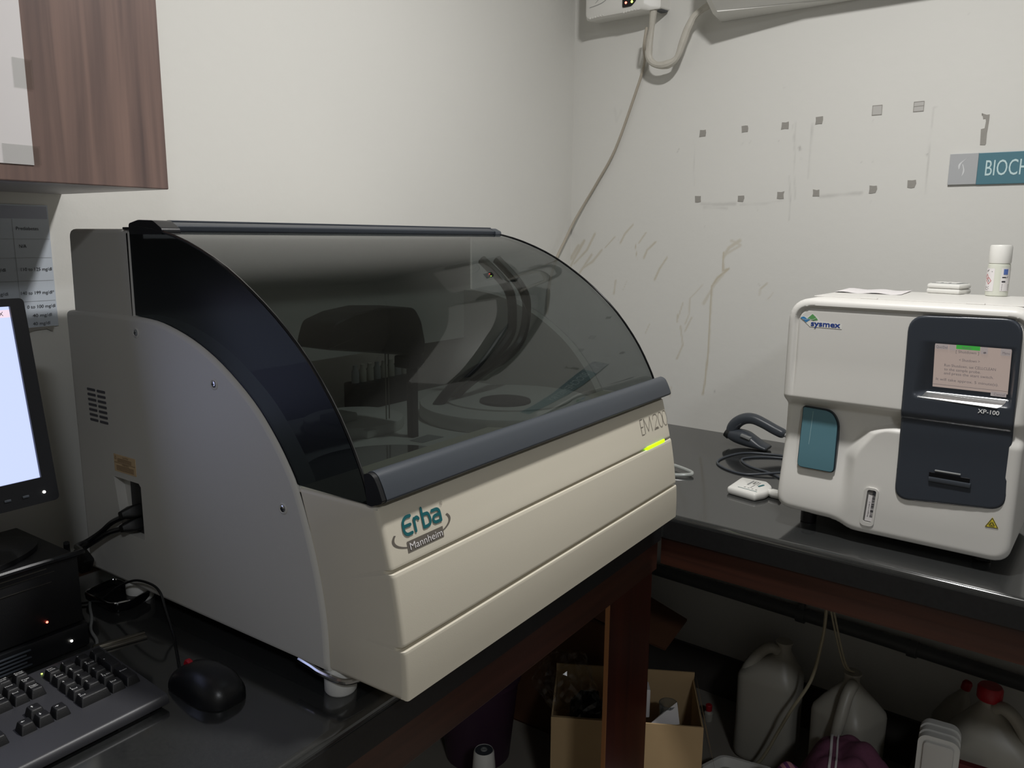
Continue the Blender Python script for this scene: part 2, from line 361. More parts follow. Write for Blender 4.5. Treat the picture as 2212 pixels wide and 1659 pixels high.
GREY= [([(0.7307, 1.7576), (0.7325, 1.7148), (0.7374, 1.6284)], 0.005, 0.3), ([(0.7235, 1.752), (0.7339, 1.6779)], 0.003, 0.3), ([(0.7242, 1.6165), (0.7312, 1.5537), (0.7327, 1.4969)], 0.006, 0.4), ([(0.7353, 1.6408), (0.7454, 1.5534)], 0.006, 0.3), ([(0.7774, 1.7504), (0.7768, 1.6755), (0.7768, 1.6083)], 0.007, 0.3), ([(1.0732, 1.7676), (1.0698, 1.6928), (1.0739, 1.5577)], 0.004, 0.4), ([(1.0732, 1.7676), (1.0795, 1.767)], 0.002, 0.4), ([(0.4658, 1.5459), (0.5101, 1.5425), (0.5714, 1.544)], 0.014, 0.45), ([(0.4738, 1.535), (0.5467, 1.5313)], 0.01, 0.3), ([(0.5884, 1.5411), (0.6569, 1.5425), (0.7094, 1.5504)], 0.009, 0.25), ([(0.8129, 1.5581), (0.8589, 1.5619), (0.9177, 1.5652)], 0.012, 0.4), ([(0.4334, 1.7342), (0.439, 1.6005)], 0.003, 0.25), ([(0.7468, 1.6919), (0.7485, 1.6857)], 0.009, 0.8), ([(0.7528, 1.6622), (0.7542, 1.6596)], 0.004, 0.7), ([(0.3835, 1.708), (0.3809, 1.7001)], 0.003, 0.8), ([(0.6921, 1.8531), (0.6949, 1.8504)], 0.004, 0.5), ([(0.6876, 1.714), (0.6878, 1.7102)], 0.003, 0.5), ([(1.0669, 1.6562), (1.0692, 1.6538)], 0.005, 0.6), ([(0.9311, 1.7479), (0.9313, 1.7456)], 0.003, 0.5), ([(0.7479, 1.814), (0.743, 1.8133)], 0.003, 0.3), ([(0.5388, 0.9881), (0.5424, 0.9784)], 0.003, 0.9), ([(0.4812, 1.4809), (0.4815, 1.4768)], 0.003, 0.7), ([(0.6555, 1.315), (0.6614, 1.3099)], 0.004, 0.8), ([(0.6373, 1.5312), (0.6392, 1.5234)], 0.003, 0.4), ([(0.9426, 1.5444), (0.9429, 1.5409)], 0.003, 0.5), ([(0.1562, 1.8436), (0.1643, 1.8052), (0.18, 1.8346)], 0.016, 0.18), ([(-0.0303, 2.194), (-0.0352, 2.0258), (-0.0251, 1.7641), (-0.0275, 1.5549)], 0.005, 0.4), ([(-0.0237, 1.5548), (-0.025, 1.3707)], 0.004, 0.45), ([(0.186, 1.4463), (0.1847, 1.4345)], 0.002, 0.5), ([(0.5859, 1.7141), (0.5807, 1.7094)], 0.005, 0.2), ([(0.6076, 1.7178), (0.6026, 1.7106)], 0.005, 0.2), ([(0.9112, 1.6447), (0.9137, 1.6422)], 0.003, 0.4), ([(0.94, 1.6433), (0.9423, 1.642)], 0.005, 0.3), ([(1.1258, 1.9743), (1.1294, 1.9779)], 0.003, 0.3)]
TAPE= [(0.4591, 1.7483), (0.5877, 1.7521), (0.703, 1.7523), (0.4546, 1.5597), (0.5874, 1.5581), (0.7031, 1.5657), (0.7952, 1.7586), (0.801, 1.5682), (0.9458, 1.5739), (1.0382, 1.585), (0.9403, 1.7724), (1.0382, 1.7728)]
MARK= [(1.1798, 1.7445), (1.1899, 1.7404), (1.1956, 1.741), (1.1958, 1.7293), (1.1949, 1.7092), (1.1942, 1.6975), (1.1946, 1.674), (1.193, 1.6709), (1.1822, 1.6715), (1.1805, 1.7081), (1.1881, 1.7097), (1.1894, 1.7256), (1.1878, 1.7321), (1.183, 1.7314)]

def stain_wall():
    S = np.concatenate([np.arange(0, 1.32, .004), np.arange(1.32, 3.91, .1)]); Z = np.concatenate([np.arange(0, .86, .1), np.arange(.86, 2.2, .004), np.linspace(2.2, 2.75, 6)])
    s, z = np.meshgrid(S, Z); P = np.stack([s.ravel(), z.ravel()], 1)
    n, m = len(Z), len(S)
    rs = np.random.RandomState(3)
    wob = np.zeros((n, m))
    for k in range(5):
        f = 30*1.9**k; a = rs.rand(6)*6.28
        wob += (np.sin(s*f+a[0]+np.sin(z*f*.7+a[1]))*np.sin(z*f*1.1+a[2]+np.sin(s*f*.6+a[3])))/1.5**k
    wob = wob.ravel()/2.2
    def field(strokes, soft):
        out = np.zeros(len(P))
        for pts, w, st in strokes:
            lo = np.min(pts, 0)-.05; hi = np.max(pts, 0)+.05
            ix = np.where((P[:, 0] > lo[0]) & (P[:, 0] < hi[0]) & (P[:, 1] > lo[1]) & (P[:, 1] < hi[1]))[0]
            if not len(ix): continue
            p = P[ix]; d = np.full(len(ix), 9.)
            for a, b in zip(pts[:-1], pts[1:]):
                a = np.array(a); b = np.array(b); e = b-a; l = e@e+1e-12
                t = np.clip(((p-a)@e)/l, 0, 1); d = np.minimum(d, np.linalg.norm(p-a-t[:, None]*e, axis=1))
            r = w*.42*(1+.45*wob[ix])
            val = st*(1-sstep(r*soft-.0008, r*1.15+.0012, d))
            out[ix] = np.maximum(out[ix], val)
        return out
    br = field(BROWN, .6); gr = field(GREY, .2)*.8
    gr *= np.clip(.75+.5*wob, .2, 1.2)
    V = [(float(a), 0., float(b)) for a, b in P]
    F = [(j*m+i, j*m+i+1, (j+1)*m+i+1, (j+1)*m+i) for j in range(n-1) for i in range(m-1)]
    me = bpy.data.meshes.new('wall_right'); me.from_pydata(V, [], F)
    for nm, a in (('brown', br), ('grime', gr)):
        at = me.attributes.new(nm, 'FLOAT', 'POINT'); at.data.foreach_set('value', np.clip(a, 0, 1).astype(np.float32))
    ob = bpy.data.objects.new('wall_right', me); C.objects.link(ob); me.materials.append(M['paint'])
    ob.location = MR.to_translation(); ob.rotation_euler = MR.to_euler(); ob['kind'] = 'structure'
stain_wall()

# old adhesive squares left on the right wall
names = ['upper row, first from the room corner', 'upper row, second from the room corner', 'upper row, third from the room corner',
         'lower row, first from the room corner', 'lower row, second from the room corner', 'lower row, third from the room corner',
         'upper row, fourth from the room corner', 'lower row, fourth from the room corner', 'lower row, fifth from the room corner', 'lower row, last before the teal sign']
for i, (s, z) in enumerate(TAPE[:10]):
    g = G(); rs = random.Random(i); w = .0095
    pl = [(s+a*w*(1+rs.uniform(-.18, .12)), z+b*w*(1+rs.uniform(-.18, .12))) for a, b in ((-1, -1), (-.1, -1.05), (1, -1), (1.05, .1), (1, 1), (.2, .95), (-1, 1), (-.95, 0))]
    g.prism(pl, lambda u, v, q: (u, q, v), -.0012, 0)
    solo(g, 'adhesive_square', M['tapegrey'], 'grey adhesive square on the wall, '+names[i], 'adhesive mark', (s, 0, z), MR, 'grey adhesive squares on the right wall', smooth=False)
for i, (s, z) in enumerate(TAPE[10:]):
    w = .0115
    t = thing('adhesive_square', 'pale outlined tape square in the upper row, '+('fifth from the room corner' if i == 0 else 'last before the teal sign'), 'adhesive mark', (s, 0, z), MR, 'grey adhesive squares on the right wall')
    G().box(s-w, s+w, -.001, 0, z-w, z+w).build('film', mat('pale_tape_%d' % i, rgb(186, 184, 180), .4), t, smooth=False)
    g = G()
    for a in ((-1, -1, 1, -1), (1, -1, 1, 1), (1, 1, -1, 1), (-1, 1, -1, -1))+(((-1, .05, 1, .1),) if i else ()):
        g.strokes([[(s+a[0]*w, z+a[1]*w), (s+a[2]*w, z+a[3]*w)]], .0014, XZ(-.0014))
    g.build('outline', M['tapegrey'], t, smooth=False)
g = G(); g.prism(MARK, lambda u, v, q: (u, q, v), -.0012, 0)
g.prism([(s*.55+.5315, z*.3+1.222) for s, z in [(1.176, 1.741), (1.18, 1.743), (1.182, 1.728), (1.178, 1.724)]], lambda u, v, q: (u, q, v), -.0012, 0)
solo(g, 'adhesive_strip', M['tapegrey'], 'torn grey adhesive strip on the wall above the teal sign', 'adhesive mark', (1.19, 0, 1.7), MR, smooth=False)

# sign
t = thing('wall_sign', 'teal and grey wall sign reading BIOCH in thin white capitals', 'sign', (1.31, 0, 1.615), MR)
G().box(1.121, 1.183, -.006, 0, 1.579, 1.653, .001).build('logo_panel', M['signgrey'], t, smooth=False)
G().box(1.183, 1.53, -.0055, 0, 1.578, 1.652, .001).build('name_panel', M['signteal'], t, smooth=False)
g = G(); g.text('BIOCHEMISTRY', XZ(-.0062), 1.2, 1.5985, w=.204, h=.0355)
g.build('lettering', mat('pale_sign_letters', rgb(196, 220, 222), .5), t, smooth=False)
g = G(); c = (1.1515, 1.6165)
g.prism(spline([(c[0]-.002, c[1]+.011), (c[0]+.001, c[1]-.002), (c[0]-.001, c[1]-.018)], 5)+spline([(c[0]-.001, c[1]-.018), (c[0]+.004, c[1]-.006), (c[0]-.001, c[1]+.013)], 5)[1:-1], lambda u, v, q: (u, q, v), -.0064, -.005)
g.prism(spline([(c[0]-.009, c[1]-.001), (c[0]-.009, c[1]+.012), (c[0]+.009, c[1]+.026)], 5)+spline([(c[0]+.009, c[1]+.026), (c[0]-.004, c[1]+.013), (c[0]-.0075, c[1]-.001)], 5)[1:-1], lambda u, v, q: (u, q, v), -.0064, -.005)
g.build('emblem', mat('pale_emblem', rgb(214, 216, 217), .4), t, smooth=False)

# voltage stabiliser box
t = thing('voltage_stabilizer', 'white wall box with two lit lamps in a dark window', 'stabilizer', (.2, 0, 2.2), MR)
g = G()
def ring(y, x0, x1, z0, z1, r): return [(u, y, v) for u, v in rrect(x0, x1, z0, z1, r, 5)]
g.loft([ring(0, .085, .335, 2.105, 2.36, .006), ring(-.058, .085, .335, 2.1, 2.36, .006), ring(-.07, .088, .31, 2.096, 2.36, .012), ring(-.083, .094, .296, 2.1, 2.355, .016), ring(-.086, .1, .29, 2.108, 2.35, .014)])
g.build('housing', M['white'], t)
g = G().prism(rpoly([(.225, 2.112), (.255, 2.112), (.27, 2.125), (.27, 2.15), (.225, 2.15)], .005), lambda u, v, q: (u, q, v), -.0885, -.085); g.build('lamp_window', M['gloss'], t, smooth=False)
for x, m in ((.237, 'led_red'), (.257, 'led_lime')):
    G().lathe([(.0035, 0), (.0034, .0012), (.001, .003)], 12, M=Matrix.Translation((x, -.088, 2.124)) @ Matrix.Rotation(PI/2, 4, 'X')).build('indicator_lamp', M[m], t)
for x0 in (.108, .225):
    g = G()
    for k in range(6): g.box(x0+k*.009, x0+.005+k*.009, -.0852, -.074, 2.0975+.0008*k, 2.1035+.0008*k, .001)
    g.build('vent_rib_row', M['white'], t)
g = G(); g.strokes([spline([(.11, 2.13), (.16, 2.14), (.19, 2.17), (.2, 2.21)])], .0016, XZ(-.0866)); g.strokes([spline([(.13, 2.14), (.15, 2.16), (.16, 2.2)])], .0012, XZ(-.0866)); g.build('moulded_curve', M['grey'], t, smooth=False)
G().box(.308, .332, -.05, -.005, 2.1, 2.16, .002).build('plug_socket', M['slate'], t)

# air conditioner
t = thing('air_conditioner', 'white wall unit running along the top of the right wall', 'air conditioner', (.95, 0, 2.2), MR)
g = G(); lo = [(.5, -.001), (.512, -.085), (.533, -.108), (.9, -.014), (1.33, -.01), (1.33, -.001)]; mi = [(.485, -.001), (.488, -.125), (.51, -.15), (.9, -.17), (1.33, -.17), (1.33, -.001)]
g.loft([[(u, v, 2.0495) for u, v in inset2(lo, .003)], [(u, v, 2.0525) for u, v in lo], [(u, v, 2.118) for u, v in mi], [(u, v, 2.30) for u, v in mi], [(u, v, 2.33) for u, v in inset2(mi, .012)]])
g.build('casing', M['white'], t, angle=30)
g = G().prism([(.525, -.122), (.56, -.125), (1.28, -.125), (1.28, -.10), (.56, -.118)], xy, 2.085, 2.10); g.build('air_slot', M['slate'], t, smooth=False)
# wrapped pipe bundle
g = G(); R = [.0105+.0022*math.sin(i*2.4) for i in range(12)]
g.tube([(.325, -.03, 2.2), (.312, -.05, 2.12), (.304, -.05, 2.05), (.297, -.05, 1.995), (.302, -.05, 1.965), (.325, -.05, 1.947), (.36, -.05, 1.944), (.39, -.05, 1.958), (.408, -.05, 2.0), (.425, -.05, 2.04), (.455, -.05, 2.075), (.56, -.045, 2.115)], R, 10)
solo(g, 'wrapped_pipe', M['wrap'], 'pale taped pipe bundle hanging in a loop under the wall units', 'pipe', (.3, -.05, 2.0), MR)
g = G(); g.tube([(.3, -.072, 2.05), (.292, -.07, 2.0), (.262, -.012, 1.96), (.229, -.01, 1.867), (.169, -.01, 1.72), (.105, -.01, 1.62), (.062, -.014, 1.555), (.034, -.034, 1.495), (.026, -.068, 1.44), (.03, -.125, 1.376), (.034, -.165, 1.30), (.036, -.18, 1.2)], .0042, 10)
solo(g, 'power_cable', M['cablewhite'], 'thin yellowed cable running down the right wall into the corner', 'cable', (.1, -.01, 1.6), MR)

# ------------------------------------------------------------------ wall cabinet and the papers
t = thing('wall_cabinet', 'brown wood veneer wall cabinet hanging above the monitor', 'cabinet', (-2.1, -.15, 1.508))
G().box(-2.62, -1.631, -.286, 0, 1.508, 2.3, .001).build('carcass', mat('pale_carcass', rgb(176, 172, 172), .5), t, smooth=False)
G().box(-2.62, -2.131, -.304, -.286, 1.508, 2.3, .0015).build('door', M['cabinet'], t, smooth=False)
G().box(-2.128, -1.6305, -.304, -.286, 1.508, 2.3, .0015).build('door', M['cabinet'], t, smooth=False)
t = thing('paper_sheet', 'blank white sheet taped to the brown cabinet door', 'paper', (-1.92, -.304, 1.53))
G().box(-2.024, -1.8145, -.3052, -.3042, 1.5285, 1.826).build('sheet', M['paper'], t, smooth=False)
for x0, x1, z0, z1 in ((-1.829, -1.806, 1.62, 1.655), (-1.85, -1.806, 1.529, 1.552)):
    G().box(x0, x1, -.3062, -.3055, z0, z1).build('tape', M['clear'], t, smooth=False)
t = thing('printed_notice', 'printed reference table in mg/dl pinned to the wall under the cabinet', 'paper', (-1.8, -.002, 1.4))
G().box(-1.957, -1.6575, -.003, -.001, 1.292, 1.489).build('sheet', M['paper2'], t, smooth=False)
G().box(-1.957, -1.6595, -.0034, -.003, 1.467, 1.487).build('heading_band', mat('heading_grey', rgb(168, 172, 186), .6), t, smooth=False)
g = G(); k = -.0036
for s_, x, z, w in (('Prediabetes', -1.709, 1.449, .034), ('N/A', -1.707, 1.421, .011), ('110 to 125 mg/dl', -1.708, 1.384, .048), ('140 to 199 mg/dl*', -1.7115, 1.346, .052), ('0 to 100 mg/dl', -1.704, 1.3235, .044), ('40 mg/dl', -1.697, 1.309, .03), ('40 mg/dl', -1.698, 1.2955, .027),
                ('Diabetes', -1.78, 1.449, .026), ('mg/dl', -1.748, 1.384, .017), ('mg/dl', -1.748, 1.346, .017)):
    g.text(s_, XZ(k), x, z, w=w, h=.0052)
g.build('notice_lettering', M['ink'], t, smooth=False)
g = G()
for x in (-1.714, -1.79): g.strokes([[(x, 1.295), (x, 1.466)]], .0005, XZ(k))
for z in (1.435, 1.405, 1.368, 1.335): g.strokes([[(-1.956, z), (-1.659, z)]], .0004, XZ(k))
g.build('table_rules', M['grey'], t, smooth=False)
g = G().prism([(-1.71, 1.292), (-1.665, 1.2925), (-1.668, 1.283), (-1.677, 1.2885), (-1.7, 1.287), (-1.705, 1.284)], xz, -.0034, -.0006); g.build('torn_tape', M['tapegrey'], t, smooth=False)

# ------------------------------------------------------------------ counters
def nose(y0, z0, z1, r=.012, n=6):
    P = [(0, z1)]
    for k in range(n+1): a = PI/2*k/n; P.append((y0+r-r*math.sin(a), z1-r+r*math.cos(a)))
    for k in range(n+1): a = PI/2*k/n; P.append((y0+r*.5-r*.5*math.cos(a), z0+r*.5-r*.5*math.sin(a)))
    return P+[(0, z0)]
t = thing('lab_counter', 'black granite counter along the back wall under the large analyzer', 'counter', (-2, -.4, 0))
xe = lambda y: -.7385+(y)*.0612
g = G(); pr = nose(-.73, .805, .86)
g.loft([[(-3.2, y, z) for y, z in pr], [(xe(y)-.003, y, z) for y, z in pr]]); g.build('granite_slab', M['granite'], t, angle=40)
G().box(-3.2, -.80, -.7308, -.72, .806, .847).build('slab_edge', M['granite_edge'], t, smooth=False)
G().box(-3.2, -.8, -.724, -.704, .738, .805, .001).build('front_rail', M['laminate'], t, smooth=False)
g = G().box(-1.012, -.818, -.722, -.714, 0, .738, .001); g.build('leg_panel', M['laminate_v'], t, smooth=False)
G().box(-1.0145, -1.0125, -.7225, -.7135, 0, .7375).build('raw_edge_strip', M['ply'], t, smooth=False)
G().box(-3.18, -.8, -.03, -.013, .74, .805).build('back_rail', M['laminate'], t, smooth=False)
t = thing('lab_counter', 'black granite counter along the right wall under the small analyzer', 'counter', (1.2, -.4, 0), MR)
g = G(); pr = nose(-.772, .805, .86); g.loft([[(.04, y, z) for y, z in pr], [(2.5, y, z) for y, z in pr]]); g.build('granite_slab', M['granite'], t, angle=40)
G().box(.76, 2.5, -.7728, -.76, .806, .847).build('slab_edge', M['granite_edge'], t, smooth=False)
G().box(.77, 2.5, -.766, -.746, .742, .805, .001).build('front_rail', M['laminate'], t, smooth=False)
G().box(1.9, 2.1, -.764, -.746, 0, .742, .001).build('leg_panel', M['laminate_v'], t, smooth=False)
# drain pipe on the wall under the counter
t = thing('drain_pipe', 'grey pipe sloping along the wall under the right counter', 'pipe', (.9, -.04, .36), MR)
g = G().tube([(.02, -.04, .385), (1.05, -.04, .368), (2.6, -.04, .32)], .019, 14, smooth=False); g.build('pipe', M['pipe'], t)
for s in (.862, 1.16):
    z = .385-.017*s-.002; g = G().tube([(s-.012, -.04, z), (s+.012, -.04, z-.0004)], .0225, 14, smooth=False)
    if s < 1: g.box(s-.009, s+.009, -.05, -.03, z+.018, z+.05, .002)
    g.build('coupling' if s > 1 else 'clamp', M['pipe'], t)

# ------------------------------------------------------------------ large analyzer on the left counter
def inset(P, k):
    out = []; n = len(P); A = sum(P[i-1][0]*P[i][1]-P[i][0]*P[i-1][1] for i in range(n)); sg = 1 if A > 0 else -1
    for i in range(n):
        a, b, c = Vector(P[i-1]), Vector(P[i]), Vector(P[(i+1) % n]); d1 = (b-a).normalized(); d2 = (c-b).normalized()
        n1 = Vector((-d1.y, d1.x))*sg; n2 = Vector((-d2.y, d2.x))*sg; m = (n1+n2)
        m = m.normalized() if m.length > 1e-6 else n1; q = max(.35, m.dot(n1)); out.append(tuple(b+m*k/q))
    return out
def panel(g, P, x0, x1, e, hole=None):
    """plate with a rounded outer edge; x0 outer face, x1 inner"""
    s = 1 if x1 > x0 else -1; rings = []
    for k in range(5):
        a = PI/2*k/4; rings.append([(x0+s*e*(1-math.sin(a)), u, v) for u, v in inset(P, e*(1-math.cos(a)))][:])
    rings = [[(x0+s*e*(1-math.cos(a)), u, v) for u, v in inset(P, e*(1-math.sin(a)))] for a in [PI/2*k/4 for k in range(5)]]
    rings.append([(x1, u, v) for u, v in P]); g.loft(rings, cap=False)
    Q = inset(P, e); loops = [Q]+([hole] if hole else []); fl = [p for l in loops for p in l]
    tri = tessellate_polygon([[Vector((u, v, 0)) for u, v in l] for l in loops]); g.add([(x0, u, v) for u, v in fl], [tuple(q) for q in tri])
    if hole: n = len(hole); g.add([(x0, u, v) for u, v in hole]+[(x1, u, v) for u, v in hole], [(i, (i+1) % n, n+(i+1) % n, n+i) for i in range(n)])
    fl = P+(hole or []); tri = tessellate_polygon([[Vector((u, v, 0)) for u, v in l] for l in ([P]+([hole] if hole else []))]); g.add([(x1, u, v) for u, v in fl], [tuple(q) for q in tri])
    return g
XL, XI, XF, XR = -1.689, -1.655, -1.684, -.878
ARC = [(-.30, 1.327), (-.353, 1.322), (-.42, 1.304), (-.481, 1.276), (-.542, 1.234), (-.582, 1.193), (-.609, 1.156), (-.624, 1.128), (-.642, 1.077), (-.658, 1.016), (-.667, .958), (-.669, .896)]
HOOD = [(-.300, 1.4545), (-.355, 1.4495), (-.42, 1.434), (-.49, 1.4075), (-.55, 1.374), (-.603, 1.337), (-.65, 1.295), (-.693, 1.243), (-.722, 1.195), (-.738, 1.160), (-.744, 1.134)]
arc = spline(ARC, 4); hood = spline(HOOD, 5)
E_ = thing('chemistry_analyzer', 'large cream benchtop analyzer with a curved smoked lid', 'analyzer', (-1.28, -.45, .86))
recess = [(-.196, 1.072), (-.21, .984), (-.27, .983), (-.27, 1.067), (-.265, 1.072)]
side = rpoly([(-.095, .896), (-.092, 1.327)], 0)+arc
side = rpoly([(-.095, .896), (-.0925, 1.325), (-.16, 1.328)], [0, .008, 0])+arc
p = panel(G(), side, XL, XI, .007, recess).build('side_panel', M['cream_dim'], E_, angle=50)
G().prism(recess, yz, XL+.015, XL+.0165).build('recess_back', M['cream_dim'], p, smooth=False)
g = G().box(XL+.0115, XL+.015, -.262, -.2205, .985, 1.069, .001); g.build('power_socket', M['matte'], p)
g = G()
for i in range(7):
    for j in range(2):
        y = -.139-.0285*j-.0003*i; z = 1.2065-.0081*i-.0003*j
        g.prism(rrect(y-.024, y, z-.0042, z, .0016, 3), yz, XL-.0004, XL+.001)
g.build('vent_slots', mat('vent_shadow_grey', rgb(82, 82, 88), .7), p, smooth=False)
l = G().box(XL-.0005, XL, -.261, -.2015, 1.082, 1.1095).build('warning_label', M['label_tan'], p, smooth=False)
YZ = lambda x: (lambda u, v: (x, -u, v))
g = G()
for tx, u, z, w, h in (('CAUTION', .226, 1.1055, .016, .003), ('WARNING', .224, 1.094, .018, .003)): g.text(tx, YZ(XL-.0007), u, z-.001, w=w, h=h)
for k in range(3): g.strokes([[(.212, 1.103-.0021*k), (.25, 1.103-.0021*k)]], .0009, YZ(XL-.0007))
for k in range(4): g.strokes([[(.208, 1.0915-.0021*k), (.255, 1.0915-.0021*k)]], .0009, YZ(XL-.0007))
g.strokes([[(.2025, 1.0965), (.26, 1.0965)]], .0006, YZ(XL-.0007)); g.strokes([[(.204, 1.102), (.2065, 1.107), (.209, 1.102), (.204, 1.102)]], .0006, YZ(XL-.0007))
g.build('label_print', mat('brown_ink', rgb(110, 82, 58), .6), l, smooth=False)
for i, (y, z) in enumerate(((-.29, 1.304), (-.468, 1.248), (-.597, 1.101))):
    T = Matrix.Translation((XL, y, z)) @ Matrix.Rotation(-PI/2, 4, 'Y')
    s_ = G().lathe([(.0075, -.0005), (.0078, .0006), (.006, .0014), (.0055, .0006), (.005, .0004)], 18, M=T).build('screw_cup', M['cream_dim'], p)
    G().lathe([(.0046, .0004), (.0045, .0012), (.003, .0019), (.0005, .002)], 16, M=T).build('screw_head', M['chrome'] if i else M['grey'], s_)
    g = G()
    for a in (.2, .2+PI/2): g.strokes([[(-y+.0026*math.cos(a), z+.0026*math.sin(a)), (-y-.0026*math.cos(a), z-.0026*math.sin(a))]], .0011, lambda u, v: (XL-.0022, -u, v))
    g.build('cross_slot', M['ink'], s_, smooth=False)
panel(G(), side, XR+.005, XR-.029, .007).build('side_panel', M['cream_dim'], E_, angle=50)
# front cover with two shadow gaps
FR = spline([(-.757, 1.1335), (-.762, 1.115), (-.769, 1.088), (-.777, 1.056), (-.7855, 1.01), (-.7915, .963), (-.7935, .93), (-.7935, .897)], 6)
def yfront(z):
    for (a, b), (c, d) in zip(FR[:-1], FR[1:]):
        if d <= z <= b: return a+(c-a)*(b-z)/(b-d)
    return FR[-1][0]
STEP = .0015                                            # each lower section stands a little proud of the one above
def off(z): return STEP*((z < 1.056)+(z < .963))
prof = [(y-off(z), z) for y, z in FR if z < 1.1325 and all(abs(z-k) > .0055 for k in (1.056, .963))]
for z in (1.056, .963):
    k = next(i for i, q in enumerate(prof) if q[1] < z); y = yfront(z); a_, b_ = off(z+.01), off(z-.01)
    prof[k:k] = [(yfront(z+.005)-a_, z+.005), (y+.0010-a_, z+.003), (y+.006, z+.002), (y+.006, z-.0020), (y+.0009-b_, z-.0022), (y+.0002-b_, z-.0026), (y-b_, z-.0034), (yfront(z-.005)-b_, z-.005)]
back = [(-.669, .8965), (-.667, .958), (-.658, 1.016), (-.642, 1.077), (-.626, 1.1285), (-.624, 1.1335)]
full = prof+back+[(-.752, 1.1345)]
g = G()
def shr(P, k):
    c = (-.71, 1.01); return [(c[0]+(u-c[0])*(1-k/.05) if False else u+(k if u < -.70 else 0), v-(k if v > 1.13 else 0)+(k if v < .9 else 0)) for u, v in P]
for x, k in ((XF, .0065), (XF+.0008, .0038), (XF+.0025, .0016), (XF+.005, .0004), (XF+.008, 0), (XR-.008, 0), (XR-.005, .0004), (XR-.0025, .0016), (XR-.0008, .0038), (XR, .0065)):
    pass
xs = [(XF, .0065), (XF+.0008, .0038), (XF+.0025, .0016), (XF+.005, .0004), (XF+.008, 0), (XR-.008, 0), (XR-.005, .0004), (XR-.0025, .0016), (XR-.0008, .0038), (XR, .0065)]
g.loft([[(x, u, v) for u, v in shr(full, k)] for x, k in xs], cap=False)
for x, k in (xs[0], xs[-1]): g.flat(shr(full, k), lambda u, v: (x, u, v))
fc = g.build('front_cover', M['cream'], E_, angle=28, weld=True)
# lit status bar in the upper gap
g = G(); y = yfront(1.056); g.prism([(y-.0012, 1.0525), (y+.004, 1.0525), (y+.004, 1.0595), (y-.0008, 1.0595)], yz, -.99, -.912); g.build('status_light', M['led_green'], fc, smooth=False)
onf = lambda k=.0006: (lambda u, v: (u, yfront(v)-k, v))
g = G(); g.text('EM', onf(.0007), -.9985, 1.0835, w=.043, h=.0275); g.text('200', onf(.0007), -.9455, 1.0835, w=.063, h=.0275)
V0 = list(g.v)
g = G()
h0, h1 = 1.0835, 1.111
mp = lambda u, v: onf(.0007)(u, h0+v*(h1-h0))
E1 = [[(-.9885, 1), (-.9985, 1), (-.9985, 0), (-.9885, 0)], [(-.9985, .5), (-.989, .5)]]
M1 = [[(-.984, 0), (-.982, 1), (-.969, .08), (-.956, 1), (-.953, 0)]]
D2 = [spline([(-.944, .72), (-.941, .94), (-.933, 1.0), (-.926, .93), (-.924, .75), (-.93, .5), (-.943, .02)], 4)+[(-.924, .02)], [(-.938, .1), (-.926, .1)]]
D0 = lambda c: [[(c+.0095*math.cos(2*PI*k/24), .5+.51*math.sin(2*PI*k/24)) for k in range(25)]]
for S_ in (E1, M1, D2, D0(-.9105), D0(-.8905)):
    for Ln in S_:
        q = [(-.9985+(u+.9985)*.985, h0+v*(h1-h0)) for u, v in Ln]; g.strokes([q], .0011, onf(.0007), 6)
g.build('model_lettering', M['greyink'], fc, smooth=False)
# maker's mark: word, ring and name plate
def L2(u, v): return onf(.0011)(-1.6705+u, 1.0765+v)
wd = .0040
E_l = [spline([(.0355, .0345), (.028, .0345), (.0225, .031), (.021, .0245), (.0215, .0185), (.026, .0145), (.0345, .0145)], 5), [(.0225, .0245), (.0335, .0245)]]
r_l = [[(.0412, .0145), (.0412, .0292)], spline([(.0412, .0265), (.0435, .0292), (.0470, .0294), (.0492, .0272)], 4)]
b_l = [[(.0565, .0375), (.0565, .0145), (.063, .0145)]+spline([(.063, .0145), (.0685, .0165), (.0695, .0225), (.067, .0285), (.062, .0295), (.0575, .0295)], 4)]
a_l = [spline([(.0745, .0295), (.083, .0295), (.0875, .0275), (.089, .023), (.089, .0145)], 4)+[(.079, .0145)]+spline([(.079, .0145), (.0755, .0165), (.0755, .0205), (.079, .0225), (.0885, .0225)], 4)]
g = G(); g.strokes([resample(q, .003) for q in E_l+r_l+b_l+a_l], wd, L2, 10); lg = g.build('maker_word', M['teal'], fc, smooth=False)
g = G(); cx_, cy_ = .053, .0125; A, B = .0525, .0155
for k in range(60):
    t0, t1 = 2*PI*k/60, 2*PI*(k+1)/60
    def wv(t): return .0006+.0034*abs(math.cos(t))**2
    if math.sin((t0+t1)/2) > .45: continue
    q = [(cx_+(A+s*wv(t)/2)*math.cos(t), cy_+(B+s*wv(t)*.35)*math.sin(t)) for t, s in ((t0, 1), (t1, 1), (t1, -1), (t0, -1))]
    g.add([onf(.0005)(-1.6705+u, 1.0765+v) for u, v in q], [(0, 1, 2, 3)])
g.add([onf(.0006)(-1.6705+u, 1.0765+v) for u, v in ((.0215, -.0065), (.055, -.0065), (.0885, -.0065), (.0895, .0065), (.0555, .0065), (.022, .0065))], [(0, 1, 4, 5), (1, 2, 3, 4)])
g.build('maker_ring', M['greyink'], fc, smooth=False)
g = G(); g.text('Mannheim', lambda u, v: onf(.0013)(u, v), -1.6705+.0255, 1.0765-.004, w=.0605, h=.0082); g.build('maker_name', M['paper'], fc, smooth=False)
g = G(); g.strokes([[(.0945+.0022*math.cos(2*PI*k/16), .034+.0022*math.sin(2*PI*k/16)) for k in range(17)]], .0004, L2, 5); g.text('R', L2, .0937, .0329, w=.0016, h=.0022); g.build('registered_mark', M['greyink'], fc, smooth=False)

